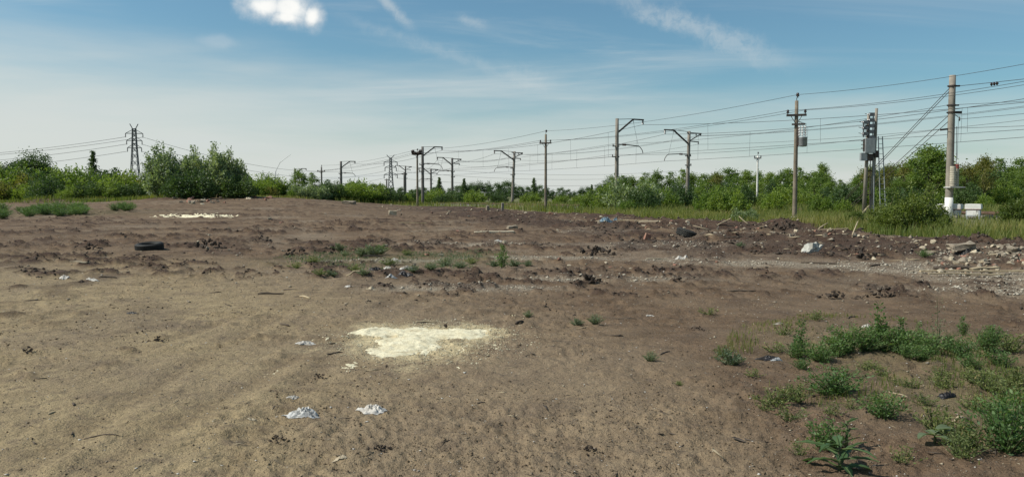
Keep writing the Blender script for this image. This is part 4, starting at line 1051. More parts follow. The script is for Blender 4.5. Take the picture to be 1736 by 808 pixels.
# wires of the near track
A1 = Matrix.Translation(P1) @ Matrix.Rotation(NANG, 4, 'Z')
P1e = {'mess': A1 @ Vector((3.05, 0, HA - 0.5)), 'cont': A1 @ Vector((3.95, 0, HA - 3.6)), 'low1': A1 @ Vector((-0.4, 0, yz(180))), 'low2': A1 @ Vector((-0.4, 0, yz(219)))}
def span(a, b, spec, word, group):
    for key, sag, r, nm in spec:
        wire(a[key], b[key], sag, r, '%s %s' % (nm, word), group)
spec = (('mess', 0.9, 0.020, 'carrier wire'), ('cont', 0.15, 0.017, 'contact wire'), ('low1', 0.55, 0.014, 'upper side wire'), ('low2', 0.55, 0.014, 'lower side wire'))
GWR = 'wires of the near track'
specn = spec
span(near['P0'], near['P6'], (('mess', 1.6, 0.019, 'carrier wire'), ('cont', 0.25, 0.016, 'contact wire')), 'of the near track passing the anchor mast', GWR)
span(P1e, near['P6'], spec[2:], 'from the anchor mast to the mast behind the tall bush', GWR)
span(near['P0'], P1e, spec[2:], 'running out of view from the anchor mast', GWR)
span(near['P6'], near['P10'], spec, 'between the mast behind the tall bush and the floodlight pole', GWR)
span(near['P10'], near['P16'], tuple((k, s, r * 1.3, n) for k, s, r, n in spec[:2]), 'from the dark mast to the distant mast above the thicket', GWR)
span(near['P16'], near['P18'], tuple((k, s, r * 1.4, n) for k, s, r, n in spec[:2]), 'between the two farthest masts of the near track', GWR)
specf = spec[:2] + (('fd1', 0.7, 0.015, 'outer feeder wire'), ('fd2', 0.7, 0.015, 'inner feeder wire'), ('fd3', 0.7, 0.015, 'lower feeder wire'))
GWF = 'wires of the far track'
span(farw['P4b'], farw['P5'], specf, 'of the far track running right out of view', GWF)
span(farw['P5'], farw['P8'], specf, 'between first and second feeder mast', GWF)
span(farw['P8'], farw['P9'], tuple((k, s, r * 1.2, n) for k, s, r, n in specf), 'between second and third feeder mast', GWF)
span(farw['P9'], farw['P12'], tuple((k, s, r * 1.3, n) for k, s, r, n in specf[:3]), 'between third feeder mast and the distant one', GWF)
# droppers between carrier and contact wire
for (a, b, sa, word) in ((near['P0'], near['P6'], 1.6, 'near track passing the anchor mast'), (near['P6'], near['P10'], 0.9, 'near track left of the tall bush'), (farw['P4b'], farw['P5'], 0.9, 'far track right of the first feeder mast'), (farw['P5'], farw['P8'], 0.9, 'far track left of the first feeder mast')):
    for t in (0.12, 0.27, 0.42, 0.57, 0.72, 0.88):
        q0 = wire_pt(a['mess'], b['mess'], sa, t); q1 = wire_pt(a['cont'], b['cont'], 0.15, t)
        mb = MB(); mb.tube([(0, 0, 0), q1 - q0], 0.010, 4)
        tag(link('dropper_wire', mb.mesh('dropper_wire', M['wire'])), 'thin vertical dropper wire of the ' + word, 'wire', 'droppers of the ' + word).location = q0
# strung insulators near the anchor mast
q = A1 @ Vector((0.3, -0.1, yz(148))); q2 = near['P0']['mess'] + Vector((-1.5, 0, 0.9))
wire(q, q2, 0.5, 0.018, 'single wire tied to the top of the anchor mast running right', None)
dirn = (q2 - q).normalized(); c0 = q + dirn * 2.2; c0.z -= 0.2
mb = MB(); mb.lathe(ins_profile(3, 0.13, 0.17, 0.3), 10, (0, 0, 0), dirn); oi = link('strain_insulator', mb.mesh('strain_insulator', M['insul'], True), None, c0); tag(oi, 'dark ribbed strain insulator strung right of the anchor mast top', 'insulator')
q3 = A1 @ Vector((0.5, -0.2, yz(203))); q4 = near['P0']['cont'] + Vector((-2.5, 0, 1.6)); wire(q3, q4, 0.3, 0.014, 'tension wire from the pulley of the anchor mast', None)
dirn = (q4 - q3).normalized(); c0 = q3 + dirn * 5.4; c0.z -= 0.2
mb = MB(); mb.lathe(ins_profile(2, 0.15, 0.10, 0.3), 10, (0, 0, 0), dirn); oi = link('disc_insulator', mb.mesh('disc_insulator', M['galv'], True), None, c0); tag(oi, 'round grey disc insulator on the tension wire near the right border', 'insulator')

# --- wooden line poles
def pin_insulator(mb, x, y, z, r=0.07, h=0.18):
    mb.lathe([(r * 0.3, 0), (r * 0.35, h * 0.25), (r, h * 0.35), (r * 0.9, h * 0.5), (r * 0.55, h * 0.55), (r * 0.85, h * 0.7), (r * 0.6, h), (0.01, h * 1.05)], 8, (x, y, z))

def line_pole(name, label, px, d, ytop, arm_dy, arm_w, k=1.0, m='wood_pole', lower=True):
    p = wp(px, d); h = EYE + (HORIZ - ytop) / FPX * d - p.z
    o = thing(name, label, 'utility pole', p, R(-18))
    pole(o, h - 0.15, 0.135 * k, 0.095 * k, M[m], 'pole')
    za = h - arm_dy
    mb = MB(); mb.box((0, -0.12 * k, za), (arm_w, 0.10 * k, 0.12 * k)); ar = mb.part('cross_arm', M['steel'], o)
    mb = MB(); mb.bar((-arm_w * 0.3, -0.12, za), (0, -0.1, za - 0.55), 0.03 * k); mb.bar((arm_w * 0.3, -0.12, za), (0, -0.1, za - 0.55), 0.03 * k); mb.part('brace', M['steel'], o)
    ends = []
    for sx in (-0.43, 0.43):
        mb = MB(); pin_insulator(mb, sx * arm_w, -0.12, za + 0.06, 0.085 * k, 0.26); mb.part('insulator', M['insul'], o); ends.append((sx * arm_w, -0.12, za + 0.28))
    mb = MB(); mb.tube([(0, 0, h - 0.2), (0.0, 0, h + 0.02), (0.06, 0, h + 0.06)], 0.02 * k, 5); mb.part('top_pin', M['steel'], o)
    mb = MB(); pin_insulator(mb, 0.05, 0, h + 0.02, 0.10 * k, 0.28); mb.part('insulator', M['insul'], o); ends.append((0.05, 0, h + 0.2))
    mw = Matrix.Translation(p) @ Matrix.Rotation(R(-18), 4, 'Z')
    return o, h, [mw @ Vector(e) for e in ends]

o4, h4, e4 = line_pole('line_pole', 'wooden pole with cross arm and a small grey transformer, on the churned soil edge', 1347, 47.5, 168, 1.0, 1.12, 1.05)
mb = MB(); mb.tube([(0, 0, -0.2), (0, 0, 0.34)], 0.19, 12); mb.part('stub_clamp', M['concrete'], o4, True)
mb = MB(); mb.lathe([(0.185, 0), (0.2, 0.01), (0.2, 0.09), (0.185, 0.1)], 12, (0, 0, 0.2)); mb.part('clamp_band', M['steel'], o4)
z4 = lambda y: EYE + (HORIZ - y) / FPX * 47.5 - o4.location.z
mb = MB(); mb.box((0.12, -0.14, z4(212)), (0.75, 0.09, 0.10)); mb.part('cross_arm', M['steel'], o4)
mb = MB(); mb.lathe([(0.02, 0), (0.20, 0.02), (0.23, 0.06), (0.23, 0.50), (0.245, 0.52), (0.245, 0.57), (0.05, 0.60)], 14, (0.38, -0.22, z4(250))); mb.part('transformer', M['galv'], o4, True)
for k, (x, y) in enumerate(((0.18, -0.3), (0.34, -0.33), (0.50, -0.28))):
    mb = MB(); mb.lathe(ins_profile(4, 0.075, 0.15, 0.6), 8, (x, y, z4(232))); mb.part('bushing', M['insul_w'], o4)
    mb = MB(); mb.tube([(x, y, z4(231) + 0.5), (x + 0.05, y + 0.05, z4(212)), (0.06, -0.05, z4(206))], 0.012, 4); mb.part('jumper', M['wire'], o4)
mb = MB(); mb.tube([(0.10, -0.13, z4(250)), (0.10, -0.13, z4(216))], 0.045, 6); mb.box((0.1, -0.15, z4(240)), (0.12, 0.10, 0.5)); mb.part('mounting_rail', M['steel'], o4)
o7, h7, e7 = line_pole('line_pole', 'slender wooden pole with one short cross arm standing in grass', 925, 83, 226, 1.05, 1.25, 1.15)
o11, h11, e11 = line_pole('floodlight_pole', 'wooden pole topped by dark floodlight housings', 708, 122, 256, 0.55, 1.1, 1.35)
for (x, z) in ((-0.62, 0.28), (0.62, 0.28), (-0.3, 0.02), (0.35, 0.02)):
    mb = MB(); mb.box((x, -0.22, h11 - 0.42 + z), (0.36, 0.42, 0.42), Matrix.Rotation(0.5, 3, 'X')); fl = mb.part('floodlight', M['steel'], o11)
mb = MB(); mb.box((0, -0.1, h11 - 0.5), (1.7, 0.12, 0.25)); mb.part('lamp_rail', M['steel'], o11)
o17, h17, e17 = line_pole('line_pole', 'distant thin cross-shaped pole above the pale bushes', 546, 205, 282, 1.3, 2.3, 1.9, 'concrete_far')
o21, h21, e21 = line_pole('line_pole', 'pale slim concrete pole among the tree row with a short double top', 1283, 105, 262, 0.5, 0.9, 1.1, 'whitewash')
o22, h22, e22 = line_pole('line_pole', 'line pole past the relay cabinets', 2020, 30, 60, 0.9, 1.2, 1.0)
GL = 'wires of the wooden pole line'
for nm, i in (('left arm', 0), ('right arm', 1), ('top', 2)):
    wire(e22[i], e4[i], 0.35, 0.011, '%s wire from the transformer pole running right out of view' % nm, GL)
    wire(e4[i], e7[i], 0.4, 0.012, '%s wire between the transformer pole and the slender pole' % nm, GL)
    wire(e7[i], e11[i], 0.45, 0.016, '%s wire between the slender pole and the floodlight pole' % nm, GL)
    wire(e11[i], e17[i], 0.6, 0.020, '%s wire between the floodlight pole and the distant cross-shaped pole' % nm, GL)

# --- double-pole switch
P3 = wp(1477, 58)
o = thing('pole_switch', 'double concrete pole carrying grey switch boxes and rows of insulators, with a ladder', 'switch pole', P3, 0)
y3 = lambda y: EYE + (HORIZ - y) / FPX * 58 - P3.z
pole(o, y3(185), 0.15, 0.10, M['concrete'], 'pole', lean=(0.20, 0))
mb = MB(); mb.tube([(-0.60, -0.1, -0.4), (-0.46, -0.1, y3(262)), (-0.40, -0.1, y3(196))], [0.15, 0.12, 0.10], 12); mb.part('pole', M['concrete'], o, True)
for y in (214, 262, 290, 330): 
    mb = MB(); mb.bar((-0.6, -0.05, y3(y)), (0.1, 0.0, y3(y)), 0.08); mb.part('cross_tie', M['steel'], o)
for (x0, y0, y1) in ((-0.30, 193, 238), (-0.72, 206, 234)):
    mb = MB(); mb.box((x0 - 0.11, -0.28, (y3(y0) + y3(y1)) / 2), (0.05, 0.07, y3(y0) - y3(y1))); mb.box((x0 + 0.15, -0.28, (y3(y0) + y3(y1)) / 2), (0.05, 0.07, y3(y0) - y3(y1))); mb.part('switch_frame', M['steel'], o)
    y = y0 + 3
    while y < y1:
        mb = MB(); mb.box((x0 + 0.02, -0.32, y3(y)), (0.36, 0.20, 0.24)); mb.part('switch_cell', M['gear'], o)
        mb = MB(); mb.lathe(ins_profile(2, 0.05, 0.10), 7, (x0 - 0.12, -0.34, y3(y)), (-1, 0, 0.1)); mb.tube([(x0 - 0.3, -0.34, y3(y) + 0.02), (x0 - 0.48, -0.34, y3(y) + 0.05)], 0.018, 4); mb.part('insulator', M['insul'], o)
        y += 9.5
mb = MB(); mb.box((-0.40, -0.34, y3(248)), (0.72, 0.36, 1.05)); bx_ = mb.part('switch_box', M['galv'], o)
mb = MB(); mb.box((-0.40, -0.527, y3(248)), (0.60, 0.012, 0.92)); mb.part('box_door', M['galv'], bx_)
mb = MB(); mb.box((-0.76, -0.30, y3(247)), (0.10, 0.22, 0.85)); mb.part('terminal_strip', M['steel'], o)
for y in (240, 246, 252):
    mb = MB(); mb.lathe(ins_profile(2, 0.045, 0.09), 7, (-0.80, -0.30, y3(y)), (-1, 0, 0)); mb.part('insulator', M['insul'], o)
for (x, w, y, hh) in ((-0.80, 0.44, 266.5, 0.55), (-0.36, 0.36, 267.5, 0.50), (0.10, 0.24, 262, 0.5)):
    mb = MB(); mb.box((x, -0.32, y3(y)), (w, 0.26, hh)); mb.part('drive_box', M['galv'] if x < -0.5 else M['steel'], o)
mb = MB(); mb.tube([(-0.28, -0.28, y3(270)), (-0.24, -0.25, 0.1)], 0.03, 6); mb.part('drive_rod', M['steel'], o)
mb = MB(); mb.tube([(0.02, -0.15, y3(232)), (0.03, -0.16, y3(290)), (0.10, -0.17, 0.2)], 0.035, 6); mb.part('conduit', M['galv'], o)
lad = MB()
lad.bar((0.32, -0.1, y3(232)), (0.42, -0.55, 0.05), 0.05); lad.bar((0.62, -0.1, y3(232)), (0.80, -0.55, 0.05), 0.05); lo = lad.part('ladder', M['galv'], o)
for k in range(16):
    t = (k + 0.5) / 16; zz = y3(232) * (1 - t) + 0.05 * t
    rg = MB(); rg.bar((0.32 + 0.10 * t, -0.1 - 0.45 * t, zz), (0.62 + 0.18 * t, -0.1 - 0.45 * t, zz), 0.03); rg.part('rung', M['galv'], lo)

# --- far small masts and pylons
def pylon(name, label, px, d, ytop, arms, base_y=331):
    x = (px - CX) / FPX * d; zt = EYE + (HORIZ - ytop) / FPX * d; k = d / 340.0
    o = thing(name, label, 'pylon', (x, d, gh(x, d)), R(14)); g = o.location.z; h = zt - g
    def hw(z): t = z / h; return (1.7 * (1 - t) ** 1.5 + 0.62) * (h / 31.0)
    mb = MB(); zs = [0]; 
    while zs[-1] < h * 0.93: zs.append(min(h * 0.94, zs[-1] + max(1.5, 2.3 * hw(zs[-1]))))
    tk = 0.18 * k + 0.07
    for sx, sy in ((-1, -1), (-1, 1), (1, 1), (1, -1)):
        for i in range(len(zs) - 1):
            mb.bar((sx * hw(zs[i]), sy * hw(zs[i]), zs[i]), (sx * hw(zs[i + 1]), sy * hw(zs[i + 1]), zs[i + 1]), tk)
        mb.part('leg', M['pylon'], o); mb = MB()
    for i in range(len(zs) - 1):
        a, b = hw(zs[i]), hw(zs[i + 1])
        for (p, q_) in (((-1, -1), (1, -1)), ((1, -1), (1, 1)), ((1, 1), (-1, 1)), ((-1, 1), (-1, -1))):
            mb.bar((p[0] * a, p[1] * a, zs[i]), (q_[0] * b, q_[1] * b, zs[i + 1]), tk * 0.6); mb.bar((q_[0] * a, q_[1] * a, zs[i]), (p[0] * b, p[1] * b, zs[i + 1]), tk * 0.6)
    mb.part('lattice', M['pylon'], o)
    tips = []
    for (ya, w) in arms:
        z = EYE + (HORIZ - ya) / FPX * d - g; ww = w * d / FPX
        for s in (-1, 1):
            mb = MB(); mb.bar((0, -0.3, z), (s * ww, 0, z), tk); mb.bar((0, 0.3, z), (s * ww, 0, z), tk); mb.bar((0, 0, z + 0.06 * h), (s * ww, 0, z), tk * 0.8); mb.part('cross_arm', M['pylon'], o)
            mb = MB(); mb.lathe(ins_profile(5, 0.22 * k + 0.05, 0.3 * k + 0.03), 6, (s * ww, 0, z - (1.5 * k + 0.2))); mb.part('insulator', M['insul'], o)
            tips.append(Matrix.Translation(o.location) @ Matrix.Rotation(R(14), 4, 'Z') @ Vector((s * ww, 0, z - 1.5 * k)))
    for s in (-1, 1):
        mb = MB(); z = EYE + (HORIZ - ytop - 8) / FPX * d - g
        mb.bar((0, 0, h * 0.90), (s * 6.5 * d / FPX, 0, h), tk * 1.2); mb.part('earth_wire_peak', M['pylon'], o)
    return tips
t20 = pylon('lattice_pylon', 'steel lattice pylon left of the willow clump', 231, 340, 211, ((227, 13.5), (239, 12), (251, 11)))
t15 = pylon('lattice_pylon', 'far steel lattice pylon with forked top between the masts', 663, 620, 263, ((275, 11), (284, 9.5), (296, 11)))
for i, nm in ((0, 'top'), (2, 'middle'), (4, 'bottom'), (1, 'far top')):
    b = t20[i] + Vector((-210, 60, -4.5 - i * 0.3)); wire(t20[i], b, 5.0, 0.075, nm + ' power line wire leading left from the near lattice pylon', 'power lines of the pylons')
for i, nm in ((0, 'top'), (2, 'middle'), (4, 'bottom')):
    wire(t15[i], t20[i + 1] + Vector((0, 0, 0)), 9.0, 0.07, nm + ' power line wire between the two lattice pylons', 'power lines of the pylons')
    wire(t15[i + 1], t15[i + 1] + Vector((260, 160, 2)), 6.0, 0.08, nm + ' power line wire leading right from the far lattice pylon', 'power lines of the pylons')
for px, d, yt, lab in ((686, 210, 292, 'short dark post beside the distant thin mast'), (656, 280, 303, 'small far post left of the far pylon'), (479, 300, 262, 'thin curved far lamp mast above the thicket')):
    p = wp(px, d); h = EYE + (HORIZ - yt) / FPX * d - p.z; o = thing('far_post', lab, 'post', p)
    if px == 479:
        mb = MB(); mb.tube([(-2.5, 0, 0), (-2.3, 0, h * 0.62), (-0.6, 0, h * 0.82), (3.5, 0, h)], [0.16, 0.12, 0.09, 0.05], 6); mb.part('mast', M['galv'], o)
    else:
        pole(o, h, 0.28, 0.24, M['concrete_far']); mb = MB(); mb.box((0, 0, h - 0.4), (1.5, 0.18, 0.2)); mb.part('cross_arm', M['steel'], o)

# ------------------------------------------------------------------ railway
def strip_pts(off, t0, t1, n):
    base = Vector((P1.x, P1.y, 0)); nn = Vector((0.866, 0.5, 0))
    return [base + nn * off + UDIR * (t0 + (t1 - t0) * i / n) for i in range(n + 1)]
bed = MB(); vs = []; fs = []; offs = [(1.9, -0.1), (2.7, 0.38), (10.0, 0.38), (11.4, -0.1)]
n = 26
for i in range(n + 1):
    for (of, zz) in offs:
        p = strip_pts(of, -45, 110, n)[i]; vs.append((p.x, p.y, gh(p.x, p.y) * 0.3 - 0.12 + zz))
for i in range(n):
    for k in range(3): fs.append((i * 4 + k, i * 4 + k + 1, (i + 1) * 4 + k + 1, (i + 1) * 4 + k))
bed.add(vs, fs); bo = link('track_bed', bed.mesh('track_bed', M['ballast'])); tag(bo, kind='structure')
for of, lab in ((3.35, 'nearer rail of the near track'), (4.87, 'farther rail of the near track'), (7.45, 'nearer rail of the far track'), (8.97, 'farther rail of the far track')):
    mb = MB(); pts = strip_pts(of, -45, 110, n)
    mb.tube([(p.x, p.y, gh(p.x, p.y) * 0.3 - 0.12 + 0.38 + 0.09) for p in pts], 0.075, 4)
    tag(link('rail', mb.mesh('rail', M['rail'])), 'rusty steel ' + lab + ' behind the relay cabinets', 'rail')

# ------------------------------------------------------------------ tyres
def tyre(label, px, py, rad, wid, tilt, rz, sink):
    p = at(px, py)
    o = thing('tyre', label, 'tyre', (p.x, p.y, p.z + wid / 2 - sink)); o.rotation_euler = (tilt[0], tilt[1], rz)
    w = wid / 2; ri = rad * 0.56
    prof_ = [(ri, -w * 0.55), (ri * 1.06, -w * 0.78), (rad * 0.80, -w * 1.0), (rad * 0.93, -w * 0.90), (rad * 0.975, -w * 0.70), (rad * 0.985, 0), (rad * 0.975, w * 0.70), (rad * 0.93, w * 0.90), (rad * 0.80, w), (ri * 1.06, w * 0.78), (ri, w * 0.55), (ri * 1.04, w * 0.4), (rad * 0.86, w * 0.6), (rad * 0.90, 0), (rad * 0.86, -w * 0.6), (ri * 1.04, -w * 0.4), (ri, -w * 0.55)]
    mb = MB(); mb.lathe(prof_, 36, close=False); mb.part('carcass', M['rubber'], o, True)
    mb = MB()
    for k in range(44):
        a = 2 * math.pi * k / 44
        for zz in (-0.48, 0, 0.48):
            aa = a + (0.07 if zz == 0 else 0)
            mb.box((rad * 0.988 * math.cos(aa), rad * 0.988 * math.sin(aa), zz * w * 1.1), (0.022, rad * 0.10, w * 0.40), Matrix.Rotation(aa, 3, 'Z'))
    mb.part('tread', M['rubber'], o)
    mb = MB(); mb.lathe([(rad * 0.70, w * 0.955), (rad * 0.715, w * 0.985), (rad * 0.73, w * 0.965)], 36, close=False); mb.part('sidewall_ring', M['rubber'], o)
tyre('old black tyre lying flat on the bare soil', 252, 424, 0.40, 0.26, (0.10, -0.06), 0.3, 0.05)
tyre('dusty tyre half sunk in the dark churned soil', 1168, 401, 0.50, 0.30, (0.28, 0.12), 1.0, 0.06)

# ------------------------------------------------------------------ rubble, clods, litter
def hull(seed, n=14, sq=(1, 1, 1), boxy=0.0):
    rs = np.random.RandomState(seed); bm = bmesh.new()
    for i in range(n):
        v = rs.normal(size=3); v /= np.linalg.norm(v)
        if boxy: v = np.sign(v) * np.abs(v) ** (1 - boxy) 
        v *= rs.uniform(0.8, 1.05); bm.verts.new((v[0] * 0.5 * sq[0], v[1] * 0.5 * sq[1], v[2] * 0.5 * sq[2]))
    r_ = bmesh.ops.convex_hull(bm, input=bm.verts)
    bmesh.ops.delete(bm, geom=[g for g in r_['geom_interior'] if isinstance(g, bmesh.types.BMVert)], context='VERTS')
    me = bpy.data.meshes.new('chunk'); bm.to_mesh(me); bm.free()
    return me
HULLS = [hull(400 + i, 12 + i % 5, (1, 0.75 + 0.05 * (i % 4), 0.55 + 0.06 * (i % 5)), 0.35 if i % 2 else 0.0) for i in range(10)]
HM = {}
def hull_mat(i, key):
    if (i, key) not in HM:
        me = HULLS[i].copy(); me.materials.clear(); me.materials.append(M[key]); HM[(i, key)] = me
    return HM[(i, key)]

def chunk(name, label, cat, pos, size, key, group=None, sink=0.25, flat=None):
    me = hull_mat(rnd.randrange(len(HULLS)), key)
    o = link(name, me); o.location = (pos[0], pos[1], pos[2] + size * (0.30 - sink) * (flat or 1))
    o.rotation_euler = (rnd.uniform(-0.4, 0.4), rnd.uniform(-0.4, 0.4), rnd.uniform(0, 6.28)); o.scale = (size, size * rnd.uniform(0.7, 1.1), size * (flat or rnd.uniform(0.7, 1.1)))
    return tag(o, label, cat, group)

def edge_line(pxs, pys, k):
    return float(np.interp(k, pxs, pys))
# chunks along the middle and right lot edge
EP, EY = [640, 700, 780, 860, 950, 1050, 1120, 1200, 1300, 1400, 1480], [348, 350, 353, 358, 364, 373, 378, 383, 386, 394, 403]
KIND = [('chunk', 'grey broken concrete chunk'), ('pale', 'pale plaster lump'), ('brick', 'reddish brick piece')]
for i in range(120):
    px = rnd.uniform(640, 1480); py = edge_line(EP, EY, px) + abs(rnd.gauss(0, 5)) - 1
    p = at(px, py); key, nm = KIND[rnd.choices((0, 1, 2), (6, 3, 2))[0]]
    chunk('rubble_chunk', nm + ' in the ridge of churned soil along the lot edge', 'rubble', p, rnd.uniform(0.08, 0.30) * (1 if px > 900 else 1.5), key, nm + 's along the lot edge')
for i in range(150):
    px = rnd.uniform(1565, 1760); py = rnd.triangular(414, 474, 428)
    p = at(px, py); key, nm = KIND[rnd.choices((0, 1, 2), (6, 4, 2))[0]]
    chunk('rubble_chunk', nm + ' in the rubble heap below the relay cabinets', 'rubble', p, rnd.uniform(0.07, 0.27), key, nm + 's in the heap below the relay cabinets', 0.26)
for i in range(54):
    px = rnd.gauss(335, 28) if i < 32 else rnd.uniform(395, 470); py = rnd.uniform(336, 348) if i < 32 else rnd.uniform(332, 340)
    p = at(px, py); key, nm = KIND[rnd.choices((0, 1, 2), (5, 4, 3))[0]]
    chunk('rubble_chunk', nm + ' in the low rubble heap before the willows', 'rubble', p, rnd.uniform(0.25, 0.9), key, nm + 's before the willows')
for i in range(70):
    px = rnd.uniform(330, 1560); py = rnd.uniform(360, 455) if px > 600 else rnd.uniform(350, 440)
    if py > 395 and px > 1250: py += 15
    p = at(px, py); key, nm = KIND[rnd.choices((0, 1, 2), (5, 5, 2))[0]]
    chunk('rubble_chunk', nm + ' lying loose out on the open lot', 'rubble', p, rnd.uniform(0.05, 0.16) * (0.6 + p.y / 35), key, nm + 's loose on the lot', 0.2)

# clods of soil, lumps stacked in small heaps
def clod_heap(label, px, py, wpx, n, spread_y=0.5, key='clod', tall=1.0):
    p0 = at(px, py); w = wpx * p0.y / FPX
    o = thing('clod_heap', label, 'soil clods', p0)
    for i in range(n * 2):
        a, b = rnd.gauss(0, 0.30) * w, rnd.gauss(0, 0.30) * w * spread_y
        s = w * rnd.uniform(0.05, 0.22) * (1 - 0.5 * min(1, abs(a) / w))
        z = gh(p0.x + a, p0.y + b) - p0.z + max(0, tall * w * 0.22 * (1 - (abs(a) / (0.5 * w)) ** 2)) * rnd.random()
        c = link('clod', hull_mat(rnd.randrange(10), key), o); c.location = (a, b, z + s * 0.1); c.rotation_euler = (rnd.uniform(-1, 1), rnd.uniform(-1, 1), rnd.uniform(0, 6)); c.scale = (s, s * rnd.uniform(.7, 1.1), s * rnd.uniform(0.6, 1))
for args in (('dark clod heap behind the bagged litter, largest dark lump in the middle of the lot', 562, 428, 36, 22, 0.5, 'clod', 1.8), ('dark clods left of the largest dark lump', 500, 432, 40, 16), ('flat dark clod line near the old tyre', 150, 424, 46, 12),
             ('dark clods right of the old tyre', 350, 420, 60, 16), ('small dark clod cluster on the tan soil left of the ruts', 265, 580, 34, 14), ('trail of dark clods above the white bag', 537, 648, 30, 18, 1.6), ('dark clods at the ruts below the white bag', 462, 752, 34, 14, 1.2),
             ('dark clods below the crumpled paper', 640, 772, 44, 14, 0.8), ('broken clods with pale stone beside them', 1003, 772, 40, 12, 0.8), ('brown clod cluster beside the small weed tufts', 1186, 562, 28, 14), ('dark clods under the thin sticks behind the sawdust', 445, 408, 36, 10),
             ('dark lump with an orange piece beside the churned soil', 1085, 410, 16, 8, 0.6, 'clod', 1.4), ('low dark clods before the churned strip', 1010, 432, 70, 16, 0.4), ('dark clods in front of the pale gravel patch', 1000, 480, 60, 16, 0.4), ('dark soil crumbs right of the pale boulder', 1470, 440, 60, 14, 0.4),
             ('dark clod line on the right beyond the weed row', 1500, 505, 70, 18, 0.3), ('dark clods behind the weed row', 1420, 508, 60, 14, 0.3), ('scattered clods left on the tan soil', 45, 600, 40, 10), ('small clod on the tan soil between the ruts', 120, 632, 16, 6), ('reddish dark clods at the foot of the transformer pole', 1330, 388, 50, 16, 0.5)):
    clod_heap(*args)

def stick(label, px, py, lpx, rpx, ang, key='stick', bend=0.06, name='stick', lift=0.0, tilt=0.0):
    p = at(px, py); s = p.y / FPX; L = lpx * s
    o = MB(); pts = []; ca, sa = math.cos(ang), math.sin(ang)
    for i in range(6):
        t = i / 5 - 0.5; b = bend * L * (1 - 4 * t * t) + rnd.uniform(-0.01, 0.01) * L
        x, y = t * L * ca - b * sa, t * L * sa + b * ca
        pts.append((x, y, (gh(p.x + x, p.y + y) - p.z) * (0 if tilt else 1) + rpx * s * 0.7 + lift + (t + 0.5) * L * tilt))
    r = rpx * s
    o.tube(pts, [r * .7, r, r, r * .9, r * .8, r * .4], 6)
    tag(link(name, o.mesh(name, M[key], True), None, p), label, 'stick')

def plank(label, px, py, L, w, t, rz, tilt=0.0, key='plank', lift=0.0, name='plank', cat='plank'):
    p = at(px, py); o = link(name, None)if False else None
    mb = MB(); n = 6; vs = []
    for i in range(n + 1):
        x = (i / n - 0.5) * L; j = rnd.uniform(-0.004, 0.004)
        for (yy, zz) in ((-w / 2, 0), (w / 2, 0), (w / 2, t), (-w / 2, t)): vs.append((x + rnd.uniform(-0.02, 0.02) * (i in (0, n)), yy + j, zz + 0.01 * math.sin(i)))
    fs = [(0, 1, 2, 3), tuple(n * 4 + k for k in (3, 2, 1, 0))]
    for i in range(n):
        for k in range(4): fs.append((i * 4 + k, (i + 1) * 4 + k, (i + 1) * 4 + (k + 1) % 4, i * 4 + (k + 1) % 4))
    mb.add(vs, fs); o = link(name, mb.mesh(name, M[key]), None, (p.x, p.y, p.z + lift + 0.01)); o.rotation_euler = (rnd.uniform(-0.05, 0.05), -tilt, rz)
    return tag(o, label, cat)

for a in (('dark straight stick lying left behind the sawdust', 457, 500, 44, 2.0, 0.05, 'stick'), ('long thin dark twig on the tan soil at lower left', 162, 744, 60, 1.3, 0.05, 'stick'), ('short dark stick beside the ruts', 480, 553, 24, 2.0, -0.6, 'stick'),
          ('short dark stick right behind the sawdust', 881, 549, 22, 2.4, 0.9, 'stick'), ('long thin twig right of the two small weed tufts', 1052, 542, 60, 1.3, -0.45, 'stick'), ('pale stick lying behind the dark straight stick', 515, 506, 34, 1.8, -0.8, 'palestick'),
          ('dark stick next to the pale boards at left', 180, 473, 30, 1.6, 0.1, 'stick'), ('tapered dark twig lying in the dust left of the ruts', 115, 692, 16, 2.2, -1.0, 'stick'), ('thin pale twig near the lower left border', 78, 705, 16, 1.6, 1.4, 'palestick'),
          ('curved twig left of the trail of clods', 565, 603, 30, 1.6, 0.8, 'stick'), ('thin stick on top of the sawdust pile', 722, 548, 36, 1.4, 0.05, 'palestick'), ('forked thin twig beside the single weed tuft', 1130, 602, 34, 1.2, 0.9, 'stick'),
          ('dry straw stalk among the weed clumps', 1530, 672, 36, 1.2, -1.0, 'palestick'), ('grey stick among the weeds right of the dark plastic', 1640, 712, 40, 2.4, 0.25, 'palestick'), ('long dark stick on the soil before the churned strip', 1390, 448, 60, 2.0, -0.6, 'stick'),
          ('dark stick far right of the lone upright weed', 1260, 495, 50, 1.6, 0.02, 'stick'), ('dark branch before the rubble heap', 1490, 452, 34, 2.2, 0.3, 'stick'), ('thin dark stick right of the sunken tyre', 1250, 403, 46, 1.4, 0.02, 'stick'),
          ('pale thin stick in the overgrown patch', 602, 466, 34, 1.6, -0.05, 'palestick'), ('brown stick behind the overgrown patch', 655, 407, 34, 1.4, 0.03, 'stick'), ('thin twig pointing at the tuft behind the weed row', 1450, 540, 44, 1.4, 0.8, 'stick'),
          ('short dark twig below the sawdust on the right', 815, 690, 14, 1.6, 0.3, 'stick'), ('dark twig between the crumpled paper and bag', 580, 716, 26, 1.2, 0.1, 'stick')):
    stick(*a)
stick('pale branch sticking up left of the transformer pole', 1262, 384, 20, 1.0, 2.4, 'palestick', 0.1, 'branch', 0, 0.75)
stick('pale bent branch by the sunken tyre', 1190, 394, 30, 1.0, 2.9, 'palestick', 0.15, 'branch', 0.05, 0.25)
stick('pale split branch leaning at the right of the transformer pole', 1396, 391, 22, 1.0, 0.4, 'palestick', 0.1, 'branch', 0, 0.5)
stick('bone-white branch leaning against the double-pole switch', 1466, 372, 22, 1.8, 0.5, 'palestick', 0.05, 'branch', 0.1, 0.9)
